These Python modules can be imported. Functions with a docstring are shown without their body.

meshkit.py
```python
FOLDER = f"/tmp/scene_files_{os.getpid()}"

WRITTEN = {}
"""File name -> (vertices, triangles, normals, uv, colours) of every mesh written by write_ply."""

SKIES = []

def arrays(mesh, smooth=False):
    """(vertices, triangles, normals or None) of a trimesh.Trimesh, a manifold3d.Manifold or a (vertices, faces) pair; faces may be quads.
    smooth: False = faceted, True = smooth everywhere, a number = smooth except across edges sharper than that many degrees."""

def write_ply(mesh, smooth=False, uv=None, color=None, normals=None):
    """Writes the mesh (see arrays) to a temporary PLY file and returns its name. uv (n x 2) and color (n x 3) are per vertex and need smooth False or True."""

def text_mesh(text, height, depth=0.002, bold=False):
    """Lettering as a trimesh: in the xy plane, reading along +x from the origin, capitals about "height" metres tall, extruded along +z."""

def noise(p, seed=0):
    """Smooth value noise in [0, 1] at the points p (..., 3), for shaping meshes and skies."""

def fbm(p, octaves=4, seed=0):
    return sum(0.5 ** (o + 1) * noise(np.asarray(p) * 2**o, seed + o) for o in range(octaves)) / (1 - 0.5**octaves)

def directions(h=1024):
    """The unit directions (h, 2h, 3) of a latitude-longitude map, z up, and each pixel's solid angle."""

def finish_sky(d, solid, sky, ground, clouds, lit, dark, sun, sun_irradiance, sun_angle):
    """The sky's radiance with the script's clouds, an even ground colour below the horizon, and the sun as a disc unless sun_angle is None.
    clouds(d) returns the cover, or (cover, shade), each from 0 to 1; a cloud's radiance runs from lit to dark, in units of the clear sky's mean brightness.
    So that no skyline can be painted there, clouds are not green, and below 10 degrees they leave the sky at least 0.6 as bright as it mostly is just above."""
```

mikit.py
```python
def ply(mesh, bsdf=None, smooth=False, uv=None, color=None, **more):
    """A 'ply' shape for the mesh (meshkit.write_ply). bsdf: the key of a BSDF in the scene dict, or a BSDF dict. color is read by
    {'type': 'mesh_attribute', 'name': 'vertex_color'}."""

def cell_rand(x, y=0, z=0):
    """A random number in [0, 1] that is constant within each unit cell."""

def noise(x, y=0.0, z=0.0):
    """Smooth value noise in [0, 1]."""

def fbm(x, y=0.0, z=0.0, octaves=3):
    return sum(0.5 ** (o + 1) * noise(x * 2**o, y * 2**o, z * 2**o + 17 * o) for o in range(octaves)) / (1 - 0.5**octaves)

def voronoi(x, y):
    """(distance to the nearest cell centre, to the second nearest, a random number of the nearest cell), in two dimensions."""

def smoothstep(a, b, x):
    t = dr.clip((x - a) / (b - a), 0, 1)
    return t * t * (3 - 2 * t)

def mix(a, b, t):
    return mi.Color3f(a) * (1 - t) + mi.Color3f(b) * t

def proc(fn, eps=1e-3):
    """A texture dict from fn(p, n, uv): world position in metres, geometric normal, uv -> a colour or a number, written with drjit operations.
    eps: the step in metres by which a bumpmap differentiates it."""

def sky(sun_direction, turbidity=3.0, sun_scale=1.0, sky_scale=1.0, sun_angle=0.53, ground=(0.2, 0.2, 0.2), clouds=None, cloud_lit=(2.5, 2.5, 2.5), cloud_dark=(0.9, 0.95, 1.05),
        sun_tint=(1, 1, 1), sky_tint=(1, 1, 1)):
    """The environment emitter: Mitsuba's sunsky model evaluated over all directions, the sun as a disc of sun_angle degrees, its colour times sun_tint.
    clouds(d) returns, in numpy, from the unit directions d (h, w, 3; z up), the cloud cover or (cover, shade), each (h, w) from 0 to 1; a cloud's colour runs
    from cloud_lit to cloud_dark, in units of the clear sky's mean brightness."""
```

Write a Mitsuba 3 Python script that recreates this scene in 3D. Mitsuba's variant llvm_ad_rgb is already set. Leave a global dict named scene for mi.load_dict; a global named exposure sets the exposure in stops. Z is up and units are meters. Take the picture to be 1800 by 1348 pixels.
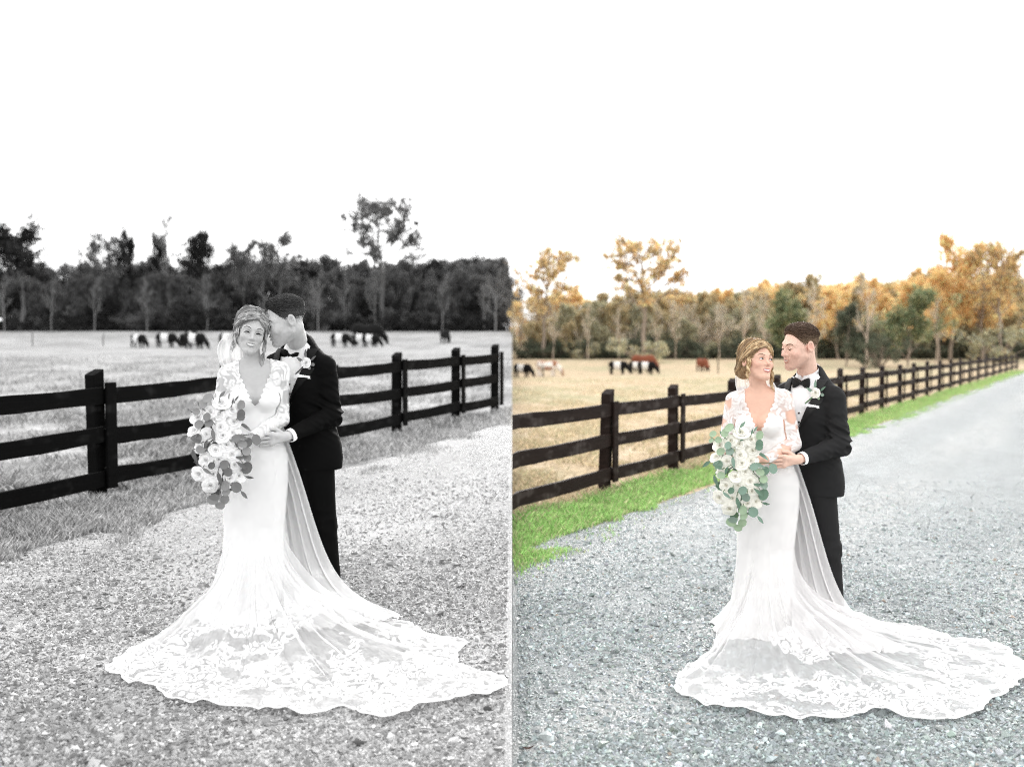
import math, random
import numpy as np, trimesh
import mitsuba as mi, drjit as dr
import mikit, meshkit
from mikit import noise, fbm, voronoi, smoothstep, mix, proc, ply
T = mi.ScalarTransform4f
scene, labels = {}, {}
rng = np.random.default_rng(7)

# ------------------------------------------------------------------ camera, sky, exposure
CAM_Z = 1.68
LENS = 1800.0                      # focal length over a frame 1800 units wide
scene['camera'] = {
    'type': 'thinlens', 'fov': 2 * math.degrees(math.atan(900 / LENS)), 'fov_axis': 'x',
    'to_world': T().look_at(origin=[0, 0, CAM_Z], target=[0, 1800, CAM_Z - 88], up=[0, 0, 1]),
    'aperture_radius': 0.0115, 'focus_distance': 5.75, 'near_clip': 0.1, 'far_clip': 3000.0}
scene['daylight'] = mikit.sky([0.20, 0.93, 0.36], turbidity=3, sun_scale=0.30, sun_angle=14, clouds=lambda d: 1.0,
                              cloud_lit=(2.3, 2.3, 2.3), sun_tint=(0.74, 0.98, 1.66))
exposure = 3.75

# ------------------------------------------------------------------ helpers: keys, labels, materials
def numbered(k):
    if k not in used:
        used.add(k); return k
    n = 1
    while f'{k}_{n:03d}' in used: n += 1
    used.add(f'{k}_{n:03d}'); return f'{k}_{n:03d}'
used = set()
def thing(name, label, cat, group=None, kind=None):
    k = numbered(name); labels[k] = {'label': label}
    if cat: labels[k]['category'] = cat
    if group: labels[k]['group'] = group
    if kind: labels[k]['kind'] = kind
    return k
def part(parent, name, shape, label=None, kind=None):
    k = numbered(parent + '__' + name)
    scene[k] = shape
    if label or kind:
        labels[k] = {}
        if label: labels[k]['label'] = label
        if kind: labels[k]['kind'] = kind
    return k
def struct(name, shape, label):
    k = thing(name, label, None, kind='structure'); scene[k] = shape; return k

def lum(c): return 0.30 * c[..., 0] + 0.59 * c[..., 1] + 0.11 * c[..., 2]
def tone(c, side):
    """The left half of the place has no hue: its things are neutral greys."""
    c = np.asarray(c, float)
    if side == 'R': return c
    y = lum(c)[..., None]
    return np.repeat(y, 3, -1)
def rgb(c): return {'type': 'rgb', 'value': [float(x) for x in c]}
def two(b): return {'type': 'twosided', 'bsdf': b}
VC = {'type': 'mesh_attribute', 'name': 'vertex_color'}
def mat(name, b): scene[name] = b; return name
for nm, rough, spec in (('matte', 0.9, 0.2), ('soft', 0.6, 0.4), ('satin', 0.4, 0.5)):
    mat('vc_' + nm, two({'type': 'principled', 'base_color': VC, 'roughness': rough, 'specular': spec}))
mat('vc_leaf', {'type': 'principledthin', 'base_color': VC, 'roughness': 0.6, 'diff_trans': 0.9, 'spec_trans': 0.0})
mat('vc_blade', {'type': 'principledthin', 'base_color': VC, 'roughness': 0.6, 'diff_trans': 0.7, 'spec_trans': 0.0})

# ------------------------------------------------------------------ helpers: mesh pieces
def join(ms):
    ms = [m for m in ms if len(m[0])]
    at = np.cumsum([0] + [len(m[0]) for m in ms])
    return np.vstack([m[0] for m in ms]), np.vstack([np.asarray(m[1]) + a for m, a in zip(ms, at)])
def joinc(ms):
    """The same for (vertices, faces, colours)."""
    v, f = join([m[:2] for m in ms])
    return v, f, np.vstack([np.broadcast_to(m[2], (len(m[0]), 3)) for m in ms])
def tri(f):
    f = np.asarray(f)
    return np.vstack([f[:, [0, 1, 2]], f[:, [0, 2, 3]]]) if f.shape[1] == 4 else f
def tube(p, r, sides=6, flat=1.0, cap=True, ref=(0, 0, 1.0)):
    p = np.asarray(p, float); r = np.broadcast_to(r, (len(p),))
    t = np.gradient(p, axis=0); t /= np.linalg.norm(t, axis=1, keepdims=True) + 1e-12
    ref = np.broadcast_to(ref, t.shape)
    a = np.cross(t, ref); bad = np.linalg.norm(a, axis=1) < 0.1
    a[bad] = np.cross(t[bad], [1.0, 0.02, 0]); a /= np.linalg.norm(a, axis=1, keepdims=True)
    b = np.cross(a, t)
    an = np.arange(sides) * 2 * np.pi / sides
    v = p[:, None] + r[:, None, None] * (np.cos(an)[None, :, None] * a[:, None] + flat * np.sin(an)[None, :, None] * b[:, None])
    i, j = np.meshgrid(np.arange(len(p) - 1), np.arange(sides), indexing='ij')
    q = np.stack([i * sides + j, i * sides + (j + 1) % sides, (i + 1) * sides + (j + 1) % sides, (i + 1) * sides + j], -1).reshape(-1, 4)
    f = tri(q); v = v.reshape(-1, 3)
    if cap:
        n = len(v); v = np.vstack([v, p[:1], p[-1:]]); k = np.arange(sides); e = (len(p) - 1) * sides
        f = np.vstack([f, np.stack([k * 0 + n, (k + 1) % sides, k], 1), np.stack([k * 0 + n + 1, e + k, e + (k + 1) % sides], 1)])
    return v, f
def spline(pts, n=20):
    from scipy.interpolate import CubicSpline
    pts = np.asarray(pts, float); d = np.r_[0, np.cumsum(np.linalg.norm(np.diff(pts, axis=0), axis=1))]
    return CubicSpline(d, pts)(np.linspace(0, d[-1], n))
def grid_faces(n, m, wrap=False):
    i, j = np.meshgrid(np.arange(n - 1), np.arange(m if wrap else m - 1), indexing='ij')
    return tri(np.stack([i * m + j, i * m + (j + 1) % m, (i + 1) * m + (j + 1) % m, (i + 1) * m + j], -1).reshape(-1, 4))
def bevel_box(sx, sy, sz, b=0.006):
    """A box with chamfered long edges; centred."""
    x, y = sx / 2, sy / 2
    c = np.array([[-x + b, -y], [x - b, -y], [x, -y + b], [x, y - b], [x - b, y], [-x + b, y], [-x, y - b], [-x, -y + b]])
    v = np.vstack([np.c_[c, np.full(8, -sz / 2)], np.c_[c, np.full(8, sz / 2)]])
    k = np.arange(8)
    f = np.vstack([np.stack([k, (k + 1) % 8, (k + 1) % 8 + 8], 1), np.stack([k, (k + 1) % 8 + 8, k + 8], 1),
                   [[0, i + 1, i] for i in range(1, 7)], [[8, 8 + i, 9 + i] for i in range(1, 7)]])
    return v, f
def rotz(a): c, s = math.cos(a), math.sin(a); return np.array([[c, -s, 0], [s, c, 0], [0, 0, 1.0]])
def rotx(a): c, s = math.cos(a), math.sin(a); return np.array([[1.0, 0, 0], [0, c, -s], [0, s, c]])
def roty(a): c, s = math.cos(a), math.sin(a); return np.array([[c, 0, s], [0, 1.0, 0], [-s, 0, c]])
def m4(R, t):
    m = np.eye(4); m[:3, :3] = R; m[:3, 3] = t; return T(m)

# ------------------------------------------------------------------ helpers: implicit surfaces
def smin(a, b, k):
    h = np.clip(0.5 + 0.5 * (b - a) / k, 0, 1)
    return b + (a - b) * h - k * h * (1 - h)
def smax(a, b, k): return -smin(-a, -b, k)
def s_ell(p, c, r, R=None):
    q = p - np.asarray(c, np.float32)
    if R is not None: q = q @ np.asarray(R, np.float32)
    r = np.asarray(r, np.float32)
    k0 = np.linalg.norm(q / r, axis=-1); k1 = np.linalg.norm(q / (r * r), axis=-1)
    return k0 * (k0 - 1) / np.maximum(k1, 1e-6)
def s_cone(p, a, b, ra, rb):
    a, b = np.asarray(a, np.float32), np.asarray(b, np.float32)
    ab = b - a; t = np.clip(((p - a) @ ab) / max(float(ab @ ab), 1e-9), 0, 1)
    return np.linalg.norm(p - a - t[..., None] * ab, axis=-1) - (ra + (rb - ra) * t)
def s_chain(p, pts, rs, k=0.0):
    d = None
    for i in range(len(pts) - 1):
        e = s_cone(p, pts[i], pts[i + 1], rs[i], rs[i + 1])
        d = e if d is None else (smin(d, e, k) if k else np.minimum(d, e))
    return d
def surface(f, lo, hi, h, C=4):
    """Naive surface nets of f < 0; f is only evaluated finely near its zero set."""
    lo = np.asarray(lo, float); n = (np.ceil((np.asarray(hi) - lo) / (h * C)).astype(int)) * C + 1
    nc = (n - 1) // C + 1
    ax = [lo[k] + np.arange(nc[k]) * h * C for k in range(3)]
    P = np.stack(np.meshgrid(*ax, indexing='ij'), -1).astype(np.float32)
    Dc = f(P.reshape(-1, 3)).reshape(nc)
    near = np.abs(Dc) < h * C * 2.2
    cell = np.zeros(nc - 1, bool)
    for o in np.ndindex(2, 2, 2):
        cell |= near[o[0]:nc[0] - 1 + o[0], o[1]:nc[1] - 1 + o[1], o[2]:nc[2] - 1 + o[2]]
    D = np.where(Dc < 0, -1.0, 1.0).astype(np.float32)
    for k in range(3): D = np.repeat(D, C, axis=k)
    D = D[C - 1 - (C - 1):, :, :][:n[0], :n[1], :n[2]]
    act = np.zeros(n, bool); big = cell
    for k in range(3): big = np.repeat(big, C, axis=k)
    for o in np.ndindex(2, 2, 2):
        act[o[0]:n[0] - 1 + o[0], o[1]:n[1] - 1 + o[1], o[2]:n[2] - 1 + o[2]] |= big
    idx = np.argwhere(act)
    pts = (lo + idx * h).astype(np.float32)
    vals = np.concatenate([f(c) for c in np.array_split(pts, max(1, len(pts) // 400000))])
    D[act] = vals
    s = D < 0
    cs = [s[o[0]:n[0] - 1 + o[0], o[1]:n[1] - 1 + o[1], o[2]:n[2] - 1 + o[2]] for o in np.ndindex(2, 2, 2)]
    anyc = np.logical_or.reduce(cs) & ~np.logical_and.reduce(cs) & big
    ci = np.argwhere(anyc); vid = np.full(n - 1, -1, np.int64); vid[tuple(ci.T)] = np.arange(len(ci))
    acc = np.zeros((len(ci), 3)); cnt = np.zeros(len(ci))
    for a in np.ndindex(2, 2, 2):
        for k in range(3):
            if a[k]: continue
            b = list(a); b[k] = 1
            da = D[tuple((ci + a).T)]; db = D[tuple((ci + b).T)]
            m = (da < 0) != (db < 0)
            t = np.where(m, da / np.where(m, da - db, 1), 0)
            q = np.repeat(np.asarray(a, float)[None], len(ci), 0); q[:, k] += t
            acc[m] += q[m]; cnt[m] += 1
    V = lo + (ci + acc / np.maximum(cnt, 1)[:, None]) * h
    F = []
    for k in range(3):
        u, w = (k + 1) % 3, (k + 2) % 3
        sl0 = [slice(None)] * 3; sl1 = [slice(None)] * 3
        sl0[k] = slice(0, n[k] - 1); sl1[k] = slice(1, n[k])
        ch = s[tuple(sl0)] != s[tuple(sl1)]
        e = np.argwhere(ch); e = e[(e[:, u] > 0) & (e[:, w] > 0) & (e[:, u] < n[u] - 1) & (e[:, w] < n[w] - 1)]
        q = []
        for du, dw in ((-1, -1), (0, -1), (0, 0), (-1, 0)):
            g = e.copy(); g[:, u] += du; g[:, w] += dw; q.append(vid[tuple(g.T)])
        q = np.stack(q, 1); ok = (q >= 0).all(1); inside = s[tuple(e.T)]
        q = np.where(inside[:, None], q, q[:, ::-1])[ok]
        F.append(q)
    return V, tri(np.vstack(F))
def keep(v, f, cond):
    """Faces whose centre meets the condition."""
    c = v[f].mean(1); f = f[cond(c)]
    u, inv = np.unique(f, return_inverse=True)
    return v[u], inv.reshape(-1, 3)
def relax(v, f, n=2, lam=0.5):
    import scipy.sparse as sp
    e = np.vstack([f[:, [0, 1]], f[:, [1, 2]], f[:, [2, 0]]]); e = np.vstack([e, e[:, ::-1]])
    A = sp.csr_matrix((np.ones(len(e)), (e[:, 0], e[:, 1])), shape=(len(v),) * 2); A.data[:] = 1
    d = np.maximum(np.asarray(A.sum(1)), 1)
    for _ in range(n): v = v + lam * (A @ v / d - v)
    return v

# ------------------------------------------------------------------ the land: two halves that meet in a low bank at x = 0
def sstep(a, b, x): t = np.clip((np.asarray(x, float) - a) / (b - a), 0, 1); return t * t * (3 - 2 * t)
FL = lambda Y: -3.766 + 0.38 * (Y - 9.26)              # left fence line x(Y)
FR = lambda Y: 0.57 * (Y - 9.9)                        # right fence line
EL = lambda Y: -3.5 + 0.367 * (Y - 7.1)                # left gravel edge
ER = lambda Y: 0.57 * (Y - 8.2)                        # right gravel edge
def ground(x, Y, side):
    x, Y = np.asarray(x, float), np.asarray(Y, float)
    if side == 'L':
        z = 0.02 + 0.0128 * np.clip(Y, -50, 24) + 1.8 * sstep(88, 172, Y) + 0.004 * np.maximum(Y - 165, 0)
        return z
    z = -0.02 - 0.0122 * np.clip(Y, -50, 150)
    return z - 0.62 * sstep(45, 80, Y) * (1 - sstep(95, 130, Y)) * sstep(2, 12, FR(Y) - x)
def half(side, xs, ys, lift=0.0):
    X, Y = np.meshgrid(xs, ys)
    v = np.stack([X, Y, ground(X, Y, side) + lift], -1).reshape(-1, 3)
    f = grid_faces(len(ys), len(xs))
    return v, f
def tan_field(p, n, uv):
    a = fbm(p.x * 0.35, p.y * 0.22, 0.0, 4); b = fbm(p.x * 2.6, p.y * 1.6, 5.0, 3); c = noise(p.x * 17, p.y * 11, 3.0)
    col = mix((0.41, 0.325, 0.225), (0.33, 0.30, 0.195), smoothstep(0.42, 0.66, a))
    col = mix(col, (0.52, 0.43, 0.32), smoothstep(0.5, 0.75, b) * 0.7)
    return col * (0.72 + 0.5 * c)
def grey_field(p, n, uv):
    a = fbm(p.x * 0.35, p.y * 0.22, 0.0, 4); b = fbm(p.x * 2.6, p.y * 1.6, 5.0, 3); c = noise(p.x * 17, p.y * 11, 3.0)
    g = (0.31 - 0.09 * smoothstep(0.42, 0.66, a) + 0.08 * smoothstep(0.5, 0.75, b)) * (0.72 + 0.5 * c)
    return mi.Color3f(g, g, g)
mat('field_R', {'type': 'diffuse', 'reflectance': proc(tan_field)})
mat('field_L', {'type': 'diffuse', 'reflectance': proc(grey_field)})
def dust(x, y, sl=0.57):
    """Fines worn bare along the wheel tracks."""
    t = x - sl * y
    return smoothstep(0.40, 0.72, 0.38 * (0.5 + 0.5 * dr.cos(t * 3.1 + 0.6)) + 0.62 * fbm(t * 0.9, (y + sl * x) * 0.22, 2.0, 4))
def chips(p):
    d, e, r = voronoi(p.x * 55, p.y * 55)
    return d, e, r
def gravel_R(p, n, uv):
    d, e, r = chips(p); k = dust(p.x, p.y)
    c = mix((0.175, 0.194, 0.197), (0.325, 0.345, 0.348), r) * (0.72 + 0.28 * fbm(p.x * 3.1, p.y * 2.3, 6.0, 3) + 0.28 * noise(p.x * 15, p.y * 11, 4.0)) * (0.8 + 0.4 * noise(p.x * 260, p.y * 260, 1.0))
    return mix(c, mi.Color3f(0.41, 0.41, 0.40) * (0.75 + 0.5 * fbm(p.x * 60, p.y * 60, 3.0, 3)), 0.55 * k * smoothstep(0.30, 0.62, noise(p.x * 23, p.y * 17, 8.0)))
def gravel_L(p, n, uv):
    d, e, r = chips(p); k = dust(p.x, p.y, 0.367)
    g = (0.19 + 0.31 * r) * (0.72 + 0.28 * fbm(p.x * 3.1, p.y * 2.3, 6.0, 3) + 0.28 * noise(p.x * 15, p.y * 11, 4.0)) * (0.8 + 0.4 * noise(p.x * 260, p.y * 260, 1.0))
    g = g * (1 - 0.6 * k) + 0.6 * k * 0.46 * (0.75 + 0.5 * fbm(p.x * 60, p.y * 60, 3.0, 3))
    return mi.Color3f(g, g, g)
def gravel_h(p, n, uv):
    d, e, r = chips(p)
    return (0.010 * smoothstep(0.0, 0.35, e - d) * (0.4 + r) + 0.004 * fbm(p.x * 90, p.y * 90, 0.0, 2))
for s, fn in (('R', gravel_R), ('L', gravel_L)):
    mat('gravel_' + s, two({'type': 'bumpmap', 'arbitrary': proc(gravel_h, eps=0.004), 'scale': 1.0,
                            'bsdf': {'type': 'principled', 'base_color': proc(fn), 'roughness': 0.55, 'specular': 0.6 if s == 'L' else 0.42}}))
ys = np.unique(np.r_[np.linspace(-12, 30, 22), np.linspace(30, 200, 60), np.linspace(200, 900, 15)])
xr = np.unique(np.r_[0, np.linspace(1, 60, 40), np.linspace(60, 500, 12)])
struct('field', ply(half('L', -xr[::-1], ys), 'field_L', smooth=True), 'pale grey dry pasture with grazing cattle behind the dark fence')
struct('field', ply(half('R', xr, ys), 'field_R', smooth=True), 'tan dry pasture with grazing cattle behind the brown fence')
Yb = ys; bank = np.vstack([np.c_[Yb * 0, Yb, ground(Yb * 0 - 0.01, Yb, 'L')], np.c_[Yb * 0 + 0.003, Yb, ground(Yb * 0, Yb, 'R')]])
struct('bank', ply((bank, grid_faces(2, len(Yb))), mat('bank_earth', two({'type': 'diffuse', 'reflectance': rgb((0.2, 0.2, 0.2))})), smooth=False), 'low earth bank between the two halves of the ground')
def road(side):
    Ys = np.unique(np.r_[np.linspace(-12, 20, 120), np.linspace(20, 70, 90), np.linspace(70, 100, 20)])
    wob = (0.30 if side == 'L' else 0.18) * (meshkit.fbm(np.stack([Ys * 0.9, Ys * 0, Ys * 0], -1), 3, 3) - 0.5) * 2
    if side == 'L':
        Ys = Ys[Ys < 17.5]; wob = wob[:len(Ys)]
        a = np.minimum(EL(Ys) + wob, -0.0); b = Ys * 0
    else:
        a = np.maximum(ER(Ys) + wob, 0.0); b = ER(Ys) + 26
    s = np.linspace(0, 1, 14) ** 1.5
    X = a[:, None] + (b - a)[:, None] * s; Y = np.repeat(Ys[:, None], len(s), 1)
    return np.stack([X, Y, ground(X, Y, side) + 0.006], -1).reshape(-1, 3), grid_faces(len(Ys), len(s))
struct('gravel_road', ply(road('L'), 'gravel_L', smooth=True), 'pale grey gravel lane under the couple in the left half')
struct('gravel_road', ply(road('R'), 'gravel_R', smooth=True), 'blue grey gravel lane running off to the right')

# loose stones lying on the lane, as far as single stones can be made out
def stones(side, n, Y0, Y1, r0, seed):
    g = np.random.default_rng(seed)
    Y = 1 / (1 / Y0 + (1 / Y1 - 1 / Y0) * g.random(n * 4))
    X = g.uniform(-0.53, 0.53, len(Y)) * Y
    ok = ((X > EL(Y) - 0.1) & (X < -0.03)) if side == 'L' else ((X > np.maximum(ER(Y) - 0.1, 0.03)))
    cl = meshkit.fbm(np.stack([X * 1.3, Y * 1.0, X * 0], -1), 3, seed)
    ok &= g.random(len(Y)) < np.clip((cl - 0.24) * 3.0, 0.35, 1) * (1 - sstep(9, 14, Y))
    X, Y = X[ok][:n], Y[ok][:n]
    cube = np.array([[-1, 0, 0], [1, 0, 0], [0, -1, 0], [0, 1, 0], [0, 0, -1], [0.0, 0, 1]]) + 0.0
    q = np.array([[0, 2, 5], [2, 1, 5], [1, 3, 5], [3, 0, 5], [2, 0, 4], [1, 2, 4], [3, 1, 4], [0, 3, 4]])
    m = len(X)
    v = cube[None] * (1 + g.uniform(-0.35, 0.35, (m, 6, 3))) + g.uniform(-0.42, 0.42, (m, 6, 3))
    r = r0 * np.exp(g.normal(0, 0.42, m)); asp = g.uniform(0.7, 1.3, m)
    v *= np.stack([r * asp, r / asp, r * g.uniform(0.6, 1.05, m)], -1)[:, None]
    a = g.uniform(0, 6.3, m); c, s = np.cos(a)[:, None], np.sin(a)[:, None]
    v = np.stack([v[..., 0] * c - v[..., 1] * s, v[..., 0] * s + v[..., 1] * c, v[..., 2]], -1)
    tl = g.normal(0, 0.3, (m, 2)); v[..., 2] += v[..., 0] * tl[:, :1] + v[..., 1] * tl[:, 1:]
    v += np.stack([X, Y, ground(X, Y, side) + 0.004 + r * 0.36], -1)[:, None]
    col = np.array([0.272, 0.304, 0.304]) * np.exp(g.normal(0, 0.36 if side == 'R' else 0.42, m))[:, None] * (1 + g.normal(0, 0.03, (m, 3)))
    odd = g.random(m) < 0.008; col[odd] = np.array([0.30, 0.25, 0.21])
    col = tone(np.clip(col * (0.84 if side == 'L' else 1.0), 0.05, 0.8), side)
    f = (q[None] + (np.arange(m) * 6)[:, None, None]).reshape(-1, 3)
    return v.reshape(-1, 3), f, np.repeat(col, 6, 0)
for s in 'LR':
    v, f, c = stones(s, 95000, 3.4, 14.0, 0.0056, 11)
    k = thing('loose_gravel', {'L': 'light and dark grey loose stones strewn over the left lane', 'R': 'blue grey loose stones strewn over the right lane'}[s], 'gravel', kind='stuff')
    scene[k] = ply((v, f), 'vc_soft', color=c)

# grass: blades standing in tufts along the lane and over the near pasture
def blades(P, h, side, pal, g, wide=0.004, lean=0.5):
    m = len(P); a = g.uniform(0, 6.3, m); l = g.uniform(0.1, lean, m) * h
    d = np.stack([np.cos(a), np.sin(a), a * 0], -1); w = np.stack([-np.sin(a), np.cos(a), a * 0], -1) * (wide * np.sqrt(P[:, 1] / 9))[:, None]
    up = np.array([0, 0, 1.0])
    v = np.stack([P - w, P + w, P + up * (h * 0.6)[:, None] + d * (l * 0.4)[:, None] + w * 0.7, P + up * h[:, None] * 0.97 + d * l[:, None]], 1)
    f = (np.array([[0, 1, 2], [0, 2, 3]])[None] + (np.arange(m) * 4)[:, None, None]).reshape(-1, 3)
    c = np.asarray(pal)[g.integers(0, len(pal), m)] * np.exp(g.normal(0, 0.22, m))[:, None]
    c = np.repeat(tone(c, side), 4, 0)
    return v.reshape(-1, 3), f, c
GREEN = [(0.30, 0.51, 0.17), (0.36, 0.57, 0.20), (0.25, 0.46, 0.14), (0.42, 0.55, 0.23), (0.45, 0.45, 0.26)]
STRAW = [(0.52, 0.42, 0.29), (0.44, 0.37, 0.24), (0.39, 0.37, 0.23), (0.58, 0.49, 0.35)]
def verge(side, n, seed):
    g = np.random.default_rng(seed); Y = 1 / (1 / 6.2 + (1 / (70 if side == 'R' else 19) - 1 / 6.2) * g.random(n))
    t = np.where(g.random(n) < 0.80, g.random(n) ** 0.9, 1.0 + np.abs(g.normal(0, 0.22 if side == 'L' else 0.15, n)))
    if side == 'L':
        X = FL(Y) + 0.05 + (EL(Y) - FL(Y) + 0.06) * t; ok = (X < -0.02) & (np.abs(X) < 0.56 * Y)
        edge = np.clip(1.15 - t, 0, 1); wear = (Y < 12.5) | (g.random(n) < 0.45)
    else:
        X = FR(Y) + 0.1 + (ER(Y) - FR(Y) + 0.02) * t; ok = (X > 0.02) & (np.abs(X) < 0.56 * Y)
        wear = Y > 0
    cl = meshkit.fbm(np.stack([X * 2.2, Y * 1.6, X * 0], -1), 3, seed)
    ok &= wear & (g.random(n) < np.where(t > 0.86, np.clip((cl - 0.50) * 9, 0.02, 1), np.clip((cl - 0.25) * 4 + 0.2, 0.15, 1)))
    X, Y, t, cl = X[ok], Y[ok], t[ok], cl[ok]
    h = g.uniform(0.05, 0.13, len(X)) * (0.6 + 0.9 * cl) * np.clip(1 - 0.5 * t, 0.3, 1)
    pal = GREEN if side == 'R' else [(0.44, 0.44, 0.44), (0.33, 0.33, 0.33), (0.52, 0.52, 0.52), (0.2, 0.2, 0.2)]
    return blades(np.stack([X, Y, ground(X, Y, side)], -1), h, side, pal, g, wide=0.0045, lean=0.9)
def pasture(side, n, seed):
    g = np.random.default_rng(seed); F_ = FL if side == 'L' else FR
    Y = 1 / (1 / 7.5 + (1 / 60 - 1 / 7.5) * g.random(n * 4)); X = g.uniform(-0.55, 0.55, len(Y)) * Y
    ok = (X < F_(Y) + 0.25) & ((X < -0.02) if side == 'L' else (X > 0.02))
    cl = meshkit.fbm(np.stack([X * 1.1, Y * 0.7, X * 0], -1), 4, seed)
    ok &= g.random(len(Y)) < np.clip((cl - 0.38) * 5, 0.06, 1)
    X, Y, cl = X[ok][:n], Y[ok][:n], cl[ok][:n]
    h = g.uniform(0.04, 0.11, len(X)) * (0.5 + cl)
    pal = STRAW if side == 'R' else [(0.33, 0.33, 0.33), (0.25, 0.25, 0.25), (0.40, 0.40, 0.40), (0.14, 0.14, 0.14)]
    return blades(np.stack([X, Y, ground(X, Y, side)], -1), h, side, pal, g, wide=0.006, lean=1.4)
for s in 'LR':
    v, f, c = verge(s, 95000, 21)
    k = thing('verge_grass', {'L': 'grey uncut grass strip between left fence and gravel', 'R': 'bright green grass strip between right fence and gravel'}[s], 'grass', kind='stuff')
    scene[k] = ply((v, f), 'vc_blade', color=c)
    v, f, c = pasture(s, 60000, 22)
    k = thing('pasture_grass', {'L': 'short grey tufts of dry grass over the left pasture', 'R': 'short straw coloured tufts of dry grass over the right pasture'}[s], 'grass', kind='stuff')
    scene[k] = ply((v, f), 'vc_blade', color=c)

# ------------------------------------------------------------------ the two plank fences
def wood_R(p, n, uv):
    a = fbm(p.x * 3, p.y * 3, p.z * 55, 3); b = smoothstep(0.52, 0.72, fbm(p.x * 5 + 7, p.y * 5, p.z * 9, 3)); s = noise(p.x * 30, p.y * 30, p.z * 6)
    return mix(mi.Color3f(0.012, 0.0066, 0.0050) * (0.6 + 0.9 * a), (0.075, 0.062, 0.058), b * 0.8 * s)
def wood_L(p, n, uv):
    a = fbm(p.x * 3, p.y * 3, p.z * 55, 3); b = smoothstep(0.56, 0.76, fbm(p.x * 5 + 7, p.y * 5, p.z * 9, 3)); s = noise(p.x * 30, p.y * 30, p.z * 6)
    g = 0.0011 * (0.6 + 0.9 * a) + 0.03 * b * 0.5 * s
    return mi.Color3f(g, g, g)
def wood_h(p, n, uv): return fbm(p.x * 4, p.y * 4, p.z * 120, 3) * 0.004
for s, fn in (('R', wood_R), ('L', wood_L)):
    mat('fence_' + s, two({'type': 'bumpmap', 'arbitrary': proc(wood_h, eps=0.002), 'scale': 1.0, 'bsdf': {'type': 'principled', 'base_color': proc(fn), 'roughness': 0.8, 'specular': 0.08 if s == 'L' else 0.15}}))
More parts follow.
